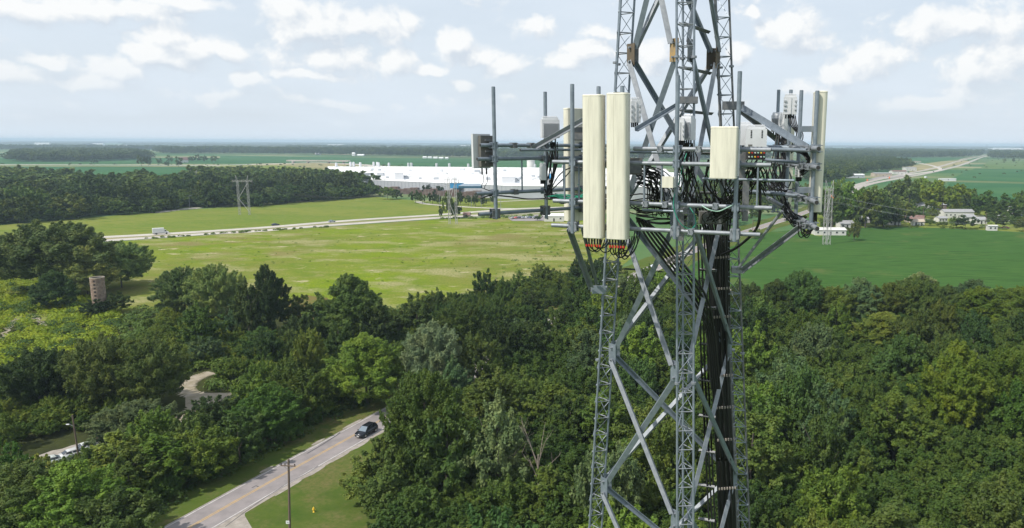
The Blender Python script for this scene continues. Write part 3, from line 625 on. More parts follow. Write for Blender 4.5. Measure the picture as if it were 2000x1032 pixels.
def landmark(u, v, tn, h, hr):
    k = (h - hr[0]) / (hr[1] - hr[0]); size = 'tall' if k > .66 else 'medium' if k > .33 else 'low'
    best = sorted(LM, key=lambda L: (L[0] - u) ** 2 + (L[1] - v) ** 2)
    for L in best[:4]:
        dx, dy = u - L[0], v - L[1]; far = '' if math.hypot(dx, dy) < 70 else 'some way '
        if abs(dx) > 1.2 * abs(dy): rel = far + ('right of' if dx > 0 else 'left of')
        elif abs(dy) > 1.2 * abs(dx): rel = far + ('in front of' if dy > 0 else 'behind')
        else: rel = far + ('in front and ' if dy > 0 else 'behind and ') + ('right of' if dx > 0 else 'left of')
        s_ = f'{size} {tn} tree {rel} {L[2]}'
        if s_ not in USED and len(s_.split()) <= 16: USED.add(s_); return s_
    for w in ('full', 'leafy', 'rounded', 'crowded', 'bushy', 'dense'):
        s_ = f'{w} {size} {tn} tree {rel} {L[2]}'
        if s_ not in USED and len(s_.split()) <= 16: USED.add(s_); return s_
    return s_
def pl_right(u, v):
    if u < 1120: a = 'left of the tower'
    elif u < 1450: a = 'seen between the tower legs'
    elif u < 1720: a = 'just right of the tower'
    else: a = 'on the far right'
    b = 'at the front of the wood' if v > 860 else ('in the middle of the wood' if v > 680 else 'at the back of the wood')
    return f'{b} {a}'
wood_right = [(-26, 40), (100, 40), (150, 120), (124, 190), (80, 200), (50, 190), (42, 200), (30, 222), (14, 240), (4, 232), (-12, 190), (-26, 150), (-27, 112)]
avoid_road = [(road_line, 9.5), (street_line, 6)]
n1 = scatter(wood_right, 6.0, (11.5, 16.5), (8.5, 12), ['dark green', 'mid green', 'mid green', 'olive green', 'fresh green', 'grey-green', 'deep blue-green'], pl_right, None, avoid=[(road_line, 11)], maxn=118, seed=4)
strip_b = [(-58, 146), (-44, 162), (-8, 250), (8, 290), (-4, 292), (-24, 272), (-48, 232), (-80, 205), (-80, 160)]
n2 = scatter(strip_b, 5, (7, 12), (6, 10), ['dark green', 'mid green', 'dark green', 'olive green'], lambda u, v: 'in the belt between meadow and road ' + ('near the tower' if u > 900 else 'left of the silver tree'), None, avoid=[(road_line, 10)], maxn=22, seed=5)
clearing_line = [gnd(362, 782), gnd(440, 776), gnd(515, 771)]
strip_c = [(-64, 96), (-52, 128), (-60, 150), (-78, 138), (-92, 112), (-110, 96), (-100, 84), (-70, 84)]
n3 = scatter(strip_c, 5, (8, 12), (7, 9.5), ['fresh green', 'mid green', 'olive green', 'dark green'], 'in the row between side street and road', None, avoid=[(road_line, 9), (street_line, 11)], maxn=14, seed=6)
strip_d = [(-94, 124), (-88, 150), (-66, 158), (-60, 185), (-70, 210), (-90, 200), (-105, 170), (-122, 145), (-150, 125), (-150, 112), (-110, 108)]
n4 = scatter(strip_d, 5.5, (6, 11), (6.5, 10), ['dark green', 'mid green', 'grey-green', 'olive green', 'dark green'], lambda u, v: 'in the scrub beyond the side street ' + ('at the left edge' if u < 200 else 'towards the clearing'), None, avoid=[(street_line, 8), (clearing_line, 7)], maxn=26, seed=7)
# --- middle distance wood on the left
w1 = [gnd(-30, 444), gnd(60, 436), gnd(200, 424), gnd(335, 413), gnd(330, 395), gnd(200, 385), gnd(100, 385), gnd(-30, 395)]
n5 = scatter(w1, 13, (17, 23), (17, 24), ['dark green', 'mid green', 'dark green', 'olive green'], lambda u, v: 'in the dark wood above the highway, ' + ('left part' if u < 170 else 'right part'), None, 'mid', maxn=30, seed=8)
w2 = [gnd(415, 406), gnd(500, 404), gnd(600, 396), gnd(735, 384), gnd(735, 376), gnd(600, 374), gnd(480, 376), gnd(400, 380), gnd(345, 392), gnd(350, 405)]
n6 = scatter(w2, 13, (18, 24), (17, 23), ['dark green', 'mid green', 'dark green'], lambda u, v: 'in the wood between highway and white factory', None, 'mid', maxn=28, seed=9)
print('TREES', len(TP), n1, n2, n3, n4, n5, n6)
# trees in front of the factory
for i, (u, vb, vt, w, lab) in enumerate([(757, 390, 366, 30, 'round tree against the brown racks at the end of the wood'), (775, 389, 368, 22, 'smaller dark tree beside the brown racks'),
    (812, 397, 371, 18, 'first small tree of the avenue at the factory drive'), (825, 398, 377, 12, 'second tree of the avenue, narrow, at the factory drive'), (834, 381, 359, 17, 'taller tree behind the avenue, nearer the factory wall'),
    (845, 399, 374, 14, 'third tree of the avenue, upright'), (858, 382, 361, 20, 'broad tree behind the avenue, near the blue sign tower'), (856, 400, 380, 12, 'tree in the avenue left of the pylon'),
    (899, 400, 371, 16, 'tree in the avenue just right of the pylon'), (915, 402, 382, 13, 'tree in the avenue beside a lamp post'), (929, 404, 377, 14, 'dark tree in the avenue between two lamp posts'), (944, 402, 382, 12, 'tree near the end of the avenue'),
    (920, 380, 362, 18, 'tree in front of the curved office roof'), (964, 401, 379, 14, 'last tree of the avenue'), (861, 427, 403, 9, 'slim tree beside the highway left of the pylon'), (876, 428, 376, 20, 'tall tree growing round the pylon'), (890, 426, 390, 22, 'bushy tree at the right foot of the pylon'),
    (1002, 376, 352, 13, 'left conifer in front of the blue stripe'), (1012, 376, 350, 15, 'taller conifer in front of the blue stripe'), (1050, 431, 421, 14, 'bush beside the small white building by the car park')]):
    tree_px(u, vb, vt, w, 'dark green' if i % 3 else 'mid green', lab, None, 'mid', cone='conifer' in lab)
# village trees on the right
VT = [(1625, 452, 372, 60), (1650, 440, 355, 70), (1690, 445, 362, 55), (1725, 446, 380, 60), (1755, 442, 385, 50), (1700, 405, 362, 50), (1668, 470, 430, 22), (1745, 400, 356, 40), (1775, 410, 342, 56), (1805, 405, 350, 52), (1840, 420, 352, 60),
      (1870, 405, 360, 50), (1900, 412, 374, 50), (1935, 424, 372, 52), (1955, 430, 385, 50), (1945, 446, 410, 34), (1885, 447, 420, 36), (1862, 446, 422, 18), (1822, 428, 406, 16), (1775, 428, 410, 24), (1740, 440, 412, 40), (1992, 420, 370, 36), (1998, 452, 425, 24), (1995, 400, 372, 26), (1610, 430, 385, 44), (1640, 400, 344, 46),
      (1475, 466, 446, 26), (1660, 420, 375, 50), (1715, 425, 385, 48), (1815, 441, 428, 20), (1790, 375, 352, 30), (1765, 372, 350, 26), (1840, 443, 432, 16), (1795, 430, 400, 30), (1850, 400, 362, 36), (1820, 395, 358, 40)]
vwords = ['beside the pylon', 'behind the tall right antenna', 'among the sheds', 'behind the white house', 'by the village street', 'in front of the interstate']
def v_near(vb): return vb > 430
for i, (u, vb, vt, w) in enumerate(VT):
    tn = ['mid green', 'dark green', 'olive green', 'fresh green'][(i * 7) % 4] if not (1820 < u < 1875 and vt < 370) else 'yellow-green'
    near = ('beside the pylon' if u < 1640 else 'left of the brown-roofed house' if u < 1760 else 'between the sheds and the interstate' if u < 1850 else 'around the long white house' if u < 1920 else 'at the right edge of the village') if u > 1500 else 'standing alone by the bend of the road'
    dep = 'small' if vb - vt < 26 else 'tall' if vb - vt > 48 else 'medium'
    p = gnd(u, vb); key = (dep, tn, near); VU = globals().setdefault('VU', {}); VU[key] = VU.get(key, 0) + 1
    if VU[key] > 1: dep = dep + ['', ' rounded', ' broader', ' bushy'][min(VU[key] - 1, 3)] + (' nearer' if v_near(vb) else ' farther'); 
    tree_px(u, vb, vt, w, tn, f'{dep} {tn} village tree {near}' if u > 1500 else 'small round tree standing alone by the bend of the road', None, 'mid', group=f'{dep} {tn} village trees {near}' if u > 1500 else None)
# lone trees beyond the crop field on the left
for (u, vb, vt, w, lab) in [(276, 325, 303, 16, 'left tree of the pair by the far interstate'), (290, 325, 307, 14, 'right tree of the pair by the far interstate'), (311, 322, 308, 13, 'thin tree right of the pair by the far interstate'),
        (349, 326, 306, 17, 'tree in front of the white-gabled farmhouse'), (331, 318, 303, 10, 'small tree left of the farmhouse'), (385, 316, 302, 15, 'largest tree right of the farmhouse'), (372, 316, 306, 10, 'tree touching the farmhouse'), (400, 317, 305, 13, 'middle tree right of the farmhouse'), (418, 318, 305, 15, 'last tree of the farmhouse group'), (326, 325, 316, 12, 'low tree on the verge of the far interstate'), (186, 320, 312, 12, 'lone tree on the near side of the far left wood')]:
    tree_px(u, vb, vt, w, 'mid green', lab, None, 'far')
# --- distant woods as masses (geometry-node scatter of crowns)
def crown_proto(me, x, y, lab):
    r_ = tree(x, y, 14, 11, None, 'mid green', lab, None, 'far'); r_.children[0].data = me; return r_.children[0]
PROTOS = [crown_proto(FAR[i], *p, l) for i, (p, l) in enumerate([(gnd(1738, 326)[:2], 'lone tree left of the slip road loop'), (gnd(1962, 318)[:2], 'lone bush-like tree in the pale field right of the interstate'), (gnd(1979, 318)[:2], 'second bush-like tree in the pale field right of the interstate')])]
def gn_wood(name, poly, spacing, hr, wscale, label, seed, tone=(.8, .88, .8), jitter=.9, protos=None, avoid=(), lift=.12):
    protos = protos or PROTOS
    r_ = np.random.RandomState(seed); xs = [p[0] for p in poly]; ys = [p[1] for p in poly]; pts = []
    gx = np.arange(min(xs), max(xs), spacing); gy = np.arange(min(ys), max(ys), spacing)
    for a in gx:
        for b in gy:
            x = a + r_.uniform(-.5, .5) * spacing * jitter; y = b + r_.uniform(-.5, .5) * spacing * jitter
            if inpoly(x, y, poly) and not any(dist_line(x, y, ln) < dd for ln, dd in avoid): pts.append((x, y))
    pts = np.array(pts); n = len(pts); me = bpy.data.meshes.new(name); h = r_.uniform(hr[0], hr[1], n)
    me.vertices.add(n); co = np.zeros((n, 3), np.float32); co[:, :2] = pts; co[:, 2] = h * lift; me.vertices.foreach_set('co', co.ravel())
    for nm, dat in (('hh', h), ('rot', r_.uniform(0, 6.28, n))):
        a_ = me.attributes.new(nm, 'FLOAT', 'POINT'); a_.data.foreach_set('value', dat.astype(np.float32))
    a_ = me.attributes.new('pick', 'INT', 'POINT'); a_.data.foreach_set('value', r_.randint(0, len(protos), n).astype(np.int32))
    o = bpy.data.objects.new(name, me); COL.objects.link(o); tag(o, label, None, None, 'stuff'); o.color = (*tone, 1)
    gt = bpy.data.node_groups.new('scatter', 'GeometryNodeTree'); gt.interface.new_socket('Geometry', in_out='INPUT', socket_type='NodeSocketGeometry'); gt.interface.new_socket('Geometry', in_out='OUTPUT', socket_type='NodeSocketGeometry')
    i_ = gt.nodes.new('NodeGroupInput'); o_ = gt.nodes.new('NodeGroupOutput'); ins = gt.nodes.new('GeometryNodeInstanceOnPoints'); gg = gt.nodes.new('GeometryNodeGeometryToInstance')
    for pr in reversed(protos):
        oi = gt.nodes.new('GeometryNodeObjectInfo'); oi.inputs['Object'].default_value = pr; oi.transform_space = 'ORIGINAL'; gt.links.new(oi.outputs['Geometry'], gg.inputs[0])
    gt.links.new(i_.outputs[0], ins.inputs['Points']); gt.links.new(gg.outputs[0], ins.inputs['Instance']); ins.inputs['Pick Instance'].default_value = True
    def attr(nm, tp='FLOAT'):
        q = gt.nodes.new('GeometryNodeInputNamedAttribute'); q.data_type = tp; q.inputs['Name'].default_value = nm; return q.outputs['Attribute']
    gt.links.new(attr('pick', 'INT'), ins.inputs['Instance Index'])
    cx = gt.nodes.new('ShaderNodeCombineXYZ'); gt.links.new(attr('rot'), cx.inputs[2]); gt.links.new(cx.outputs[0], ins.inputs['Rotation'])
    c2 = gt.nodes.new('ShaderNodeCombineXYZ'); hh = attr('hh')
    for k in range(3):
        mm_ = gt.nodes.new('ShaderNodeMath'); mm_.operation = 'MULTIPLY'; gt.links.new(hh, mm_.inputs[0]); mm_.inputs[1].default_value = (wscale if k < 2 else .9) / 9.4; gt.links.new(mm_.outputs[0], c2.inputs[k])
    gt.links.new(c2.outputs[0], ins.inputs['Scale']); gt.links.new(ins.outputs[0], o_.inputs[0])
    md = o.modifiers.new('scatter', 'NODES'); md.node_group = gt; return o
def P(*uv): return [gnd(u, v) for u, v in uv]
gn_wood('wood', P((-60, 400), (100, 384), (200, 384), (330, 394), (345, 380), (300, 362), (210, 368), (150, 360), (100, 356), (-60, 352)), 16, (14, 20), 1.45, 'rear part of the dark wood above the highway', 1, (1.0, 1.08, .95))
gn_wood('wood', P((390, 380), (480, 374), (600, 372), (730, 374), (700, 365), (640, 358), (500, 350), (450, 348), (390, 350), (340, 366), (350, 392)), 16, (15, 20), 1.45, 'rear part of the wood before the white factory', 2, (1.0, 1.08, .95))
gn_wood('wood', P((17, 316), (100, 317), (185, 316), (280, 312), (300, 309), (260, 300), (100, 298), (30, 303)), 20, (17, 24), 1.4, 'dense wood beyond the far interstate on the left', 3)
gn_wood('wood', P((-60, 294), (150, 292), (330, 294), (330, 291), (-60, 290)), 34, (18, 26), 1.1, 'thin distant wood behind the far left wood', 14)
gn_wood('wood', P((560, 292.5), (760, 290.5), (960, 293.5), (960, 291), (560, 289.5)), 40, (18, 26), 1.1, 'thin distant wood above the barns', 15)
gn_wood('wood', P((320, 302), (420, 301), (600, 302.5), (960, 310), (1240, 312), (1500, 313), (1500, 303), (1200, 300), (900, 298), (700, 296), (560, 298), (420, 295), (300, 297)), 30, (20, 28), 1.1, 'long distant wood across the plain', 4)
gn_wood('wood', P((1600, 366), (1650, 354), (1700, 339), (1750, 334), (1782, 327), (1760, 320), (1680, 312), (1600, 305), (1560, 310), (1560, 350)), 18, (14, 20), 1.0, 'wood left of the slip road on the right', 5)
gn_wood('wood', P((1560, 306), (1690, 311), (1780, 310), (1870, 309), (1915, 305), (1925, 300), (1800, 297), (1560, 296)), 32, (18, 26), 1.1, 'distant wood left of the interstate', 6)
gn_wood('wood', P((1932, 310), (2000, 312), (2090, 313), (2090, 302), (1932, 299)), 30, (18, 26), 1.1, 'distant wood right of the interstate', 7)
gn_wood('wood', P((1180, 372), (1240, 366), (1330, 372), (1560, 372), (1600, 390), (1600, 420), (1540, 424), (1440, 444), (1380, 460), (1330, 470), (1290, 430), (1330, 400)), 15, (9, 15), 1.0, 'trees around the road bend behind the tower', 8, (1.0, 1.05, .8), avoid=[(road_line, 15)])
# lower trees closing the gaps of the near woods
def mesh_protos(lod): 
    out = []
    for m_ in lod:
        for o in bpy.data.objects:
            if o.data is m_: out.append(o); break
    return out
NP = mesh_protos(NEAR)
gn_wood('understory', wood_right, 5.4, (5.5, 9), 1.0, 'lower trees and saplings filling the wood around the tower', 21, (.8, .9, .72), .9, NP, [(road_line, 8)], .0)
gn_wood('understory', strip_b, 4.6, (3.5, 6), 1.0, 'lower trees filling the belt between meadow and road', 22, (.85, .95, .75), .9, NP, [(road_line, 8)], .0)
gn_wood('understory', strip_c, 4.2, (3.5, 6), 1.0, 'saplings filling the row between side street and road', 23, (.95, 1.1, .75), .9, NP, [(road_line, 8), (street_line, 11)], .0)
gn_wood('understory', strip_d, 4.6, (3.0, 6), 1.0, 'scrub and saplings beyond the side street', 24, (1.2, 1.25, .85), .9, NP, [(street_line, 5.5), (clearing_line, 7)], .0)
SCR = P((-60, 770), (120, 755), (220, 700), (290, 640), (340, 615), (470, 650), (560, 690), (600, 730), (500, 750), (430, 745), (340, 730), (330, 800), (200, 830), (-60, 850))
gn_wood('scrub', SCR, 4.6, (2.5, 5.5), 1.1, 'mixed green scrub filling the left middle ground', 25, (1.55, 1.45, .9), .9, NP, [(street_line, 7), (clearing_line, 8)], -.08)
MP = mesh_protos(MID)
gn_wood('wood', w1, 12, (9, 14), 1.5, 'lower trees along the front of the dark wood above the highway', 26, (.95, 1.05, .9), .9, MP, [], .0)
gn_wood('wood', w2, 12, (9, 14), 1.5, 'lower trees along the front of the wood before the factory', 27, (.95, 1.05, .9), .9, MP, [], .0)
gn_wood('hedge_trees', P((1600, 455), (1690, 444), (1860, 446), (2040, 452), (2040, 425), (1960, 400), (1860, 378), (1780, 380), (1700, 392), (1620, 400)), 13, (4, 8), 1.1, 'garden trees and hedges between the village houses', 28, (.9, 1.05, .75), .95, MP, [(P((1655, 398), (1760, 412), (1850, 420), (1990, 424)), 7), (P((1866, 455), (1880, 425)), 16), (P((1780, 450), (1790, 430)), 12), (P((1939, 460), (1939, 440)), 10), (P((1835, 450), (1842, 430)), 8)], .0)
# far tree belts out to the horizon: real slabs of canopy with ragged tops
def belt(D, x0, x1, depth, h, seed, gaps=.35):
    rs = np.random.RandomState(seed); mb = MB(); n = int((x1 - x0) / (D * .006)) + 2; xs = np.linspace(x0, x1, n); k = 0
    ph = rs.uniform(0, 6.28, 4)
    hh = []
    for x in xs:
        q = .5 + .5 * math.sin(x / D * 9 + ph[0]) * math.sin(x / D * 23 + ph[1]); hh.append(h * (.7 + .45 * rs.rand()) if q > gaps else 0)
    for i in range(n - 1):
        if hh[i] <= 0 or hh[i + 1] <= 0: continue
        y0 = D + 60 * math.sin(xs[i] / 300); y1 = y0 + depth; m = (y0 + y1) / 2
        mb.add([(xs[i], y0, 0), (xs[i + 1], y0, 0), (xs[i + 1], y0 + 6, hh[i + 1]), (xs[i], y0 + 6, hh[i]), (xs[i], m, hh[i] * 1.15), (xs[i + 1], m, hh[i + 1] * 1.15), (xs[i], y1, 0), (xs[i + 1], y1, 0)], [(0, 1, 2, 3), (3, 2, 5, 4), (4, 5, 7, 6)])
    if mb.v: 
        o = mb.build('tree_belt', M['belt'], kind='stuff'); o['label'] = f'hazy tree belt near the horizon, about {int(D/1000)} kilometres out'
M['belt'] = mat('distant_foliage', (.030, .050, .022), .9, 0, col2=(.045, .065, .03), scale=.02)
for i, (D, g_) in enumerate([(4300, .55), (5200, .5), (6400, .42), (7800, .4), (9500, .3), (11500, .25), (14000, .15), (18000, 0)]):
    belt(D, -D * 1.0, D * .75, 200 + D * .012, 14 + D * .0005, 100 + i, g_)
# row of trees hugging the right side of the road
rrn = random.Random(31); i0 = 0
for t_ in range(10):
    y_ = 142 + t_ * 9.2; seg_ = min(range(len(road_line) - 1), key=lambda i: abs(road_line[i].y - y_)); a_, b_ = road_line[seg_], road_line[seg_ + 1]; c_ = a_.lerp(b_, (y_ - a_.y) / (b_.y - a_.y)); d_ = (b_ - a_).normalized()
    q_ = c_ + Vector((d_.y, -d_.x, 0)) * rrn.uniform(8.5, 10.5); h_ = rrn.uniform(10, 13.5); u_, v_ = proj((q_.x, q_.y, h_)); tn_ = rrn.choice(['dark green', 'mid green', 'olive green', 'grey-green'])
    tree(q_.x, q_.y, h_, rrn.uniform(8, 10), None, tn_, landmark(u_, v_, tn_, h_, (10, 13.5)))
# --- undergrowth and weeds
def undergrowth(name, label, centers, radii, per, size, tone, flat=.6):
    rs = np.random.RandomState(len(centers)); V = leaves_arrays(rs, np.array(centers), np.array(radii), per, size, .6, flat)
    o = bpy.data.objects.new(name, quads_mesh(name, V, M['leaf'])); COL.objects.link(o); o.color = (*tone, 1); tag(o, label, None, None, 'stuff'); return o
def scatter_pts(poly, n, seed, avoid=(), rr_=(1, 2)):
    r_ = random.Random(seed); xs = [p[0] for p in poly]; ys = [p[1] for p in poly]; C = []; R = []; t = 0
    while len(C) < n and t < n * 30:
        t += 1; x = r_.uniform(min(xs), max(xs)); y = r_.uniform(min(ys), max(ys))
        if inpoly(x, y, poly) and not any(dist_line(x, y, ln) < dd for ln, dd in avoid):
            R.append(r_.uniform(*rr_)); C.append((x, y, R[-1] * .25))
    return C, R
C, R = scatter_pts(P((-40, 545), (60, 540), (110, 575), (200, 590), (240, 620), (200, 700), (120, 740), (-40, 720)), 650, 1, [(P((0, 668), (30, 625), (60, 615), (90, 640)), 2)], (1.0, 2.6))
undergrowth('undergrowth', 'bright yellow-green scrub on the left below the tall tree', C, R, 42, .28, (2.75, 2.3, .5))
C, R = scatter_pts(P((-40, 560), (60, 550), (200, 600), (240, 640), (160, 720), (-40, 700)), 60, 31, [], (1.0, 2.2))
undergrowth('undergrowth', 'darker green shrubs dotted through the yellow-green scrub on the left', [(a, b, c + 1.0) for a, b, c in C], R, 60, .26, (.85, 1.0, .8))
C, R = scatter_pts(P((200, 700), (240, 620), (300, 600), (450, 640), (560, 690), (600, 720), (520, 760), (430, 760), (330, 740), (200, 760)), 420, 2, [(street_line, 4)], (1.0, 2.4))
undergrowth('undergrowth', 'mid green scrub between the silo and the dirt clearing', C, R, 42, .32, (.95, 1.05, .8))
C, R = scatter_pts([(-108, 84), (-56, 84), (-48, 120), (-40, 150), (-60, 165), (-80, 140), (-98, 112)], 420, 3, [(road_line, 8.2), (street_line, 4.5)], (.8, 2.0))
undergrowth('undergrowth', 'dark brush under the trees between side street and road', C, R, 60, .22, (.8, .9, .7))
C, R = scatter_pts([(-30, 96), (-26, 150), (0, 215), (24, 290), (14, 290), (-2, 240), (-20, 200), (-28, 160), (-32, 110)], 300, 4, [(road_line, 7.5)], (.8, 2.2))
undergrowth('undergrowth', 'brush along the right side of the road in front of the wood', C, R, 55, .24, (.8, .92, .7))
C, R = scatter_pts([(-60, 146), (-48, 150), (2, 262), (4, 290), (-16, 280), (-90, 200)], 500, 5, [(road_line, 8.5)], (1.0, 2.4))
undergrowth('undergrowth', 'brush in the belt between the meadow and the road', C, R, 42, .30, (.8, .9, .7))
C, R = scatter_pts(P((900, 600), (1100, 560), (1200, 505), (1160, 470), (1050, 470), (960, 540), (860, 590)), 130, 6, [], (.3, 1.1))
undergrowth('weeds', 'loose dark weed clumps at the right end of the meadow', C, R, 60, .18, (1.0, 1.25, .6))
C, R = scatter_pts(P((0, 500), (300, 478), (600, 452), (1100, 432), (1150, 480), (900, 560), (500, 560), (300, 540)), 260, 7, [], (.2, .6))
undergrowth('weeds', 'small weed tufts scattered over the meadow', C, R, 70, .16, (1.5, 1.6, .5))
C, R = scatter_pts(P((280, 468.5), (420, 458.2), (500, 453.5), (640, 444.5), (640, 442.5), (500, 451.5), (280, 466)), 60, 8, [], (.4, 1.3))
undergrowth('weeds', 'low dark hedge growth along the near side of the highway', C, R, 50, .35, (.7, .85, .6))
C, R = scatter_pts(P((820, 430), (1110, 424), (1115, 419.5), (900, 424)), 60, 9, [], (.5, 1.8))
undergrowth('weeds', 'bushes along the car park edge beside the highway', C, R, 45, .4, (.9, 1.05, .7))
C, R = scatter_pts(P((0, 321), (1240, 337), (1240, 333), (700, 320), (430, 320.5), (0, 319)), 90, 10, [], (1, 3.2))
undergrowth('weeds', 'bushes dotted along the far interstate', C, R, 10, 1.0, (.7, .8, .7))
C, R = scatter_pts(P((1760, 341), (1925, 306), (2090, 312), (2090, 362), (1850, 353)), 60, 11, [(hw1, 12), (hw2, 12)], (1.2, 3))
undergrowth('weeds', 'bushes dotted over the fields beside the interstate', C, R, 10, 1.0, (.7, .8, .7))
C, R = scatter_pts(P((1560, 462), (1640, 452), (1700, 446), (1850, 448), (2010, 456), (2010, 440), (1700, 425), (1600, 430)), 120, 12, [], (.6, 1.8))
undergrowth('undergrowth', 'hedges and brush along the village side of the crop field', C, R, 35, .42, (.8, .95, .7))
# bare dead branches in the wood left of the tower, and a grey leafless tree on the right
def dead_tree(u, vb, vt, lab, seed, n=9, spread=.35):
    r_ = random.Random(seed); p = gnd(u, vb); h = at(u, vt, p.y).z; root = empty('dead_tree', (p.x, p.y, 0), lab, 'tree'); mb = MB()
    mb.tube([p, p + Vector((.2, 0, h * .6))], .16, 6, True, .1); mb.build('trunk', M['deadwood'], root)
    for k in range(n):
        t = r_.uniform(0, 6.28); s = r_.uniform(.3, 1) * spread * h; b = p + Vector((.15, 0, h * r_.uniform(.35, .6))); e = b + Vector((math.cos(t) * s, math.sin(t) * s, h * r_.uniform(.25, .42)))
        q = MB().tube([b, b.lerp(e, .5) + Vector((0, 0, .3)), e], .06, 5, True, .015)
        for j in range(5):
            c = b.lerp(e, r_.uniform(.4, 1)); q.tube([c, c + Vector((r_.uniform(-1, 1), r_.uniform(-1, 1), r_.uniform(.3, 1.4)))], .022, 4, True, .008)
        q.build('branch', M['deadwood'], root)
M['deadwood'] = mat('dead_wood', (.30, .25, .20), .9, 0, var=.3, scale=5)
dead_tree(1050, 1010, 805, 'bare leafless dead tree in the dark wood left of the tower', 2, 8, .22)
dead_tree(1882, 700, 640, 'grey bare twiggy tree among the yellow-green trees on the right', 4, 26, .24)
dead_tree(968, 560, 0 + 540, 'thin leaning dead pole of a tree by the meadow edge', 6, 3, .1)
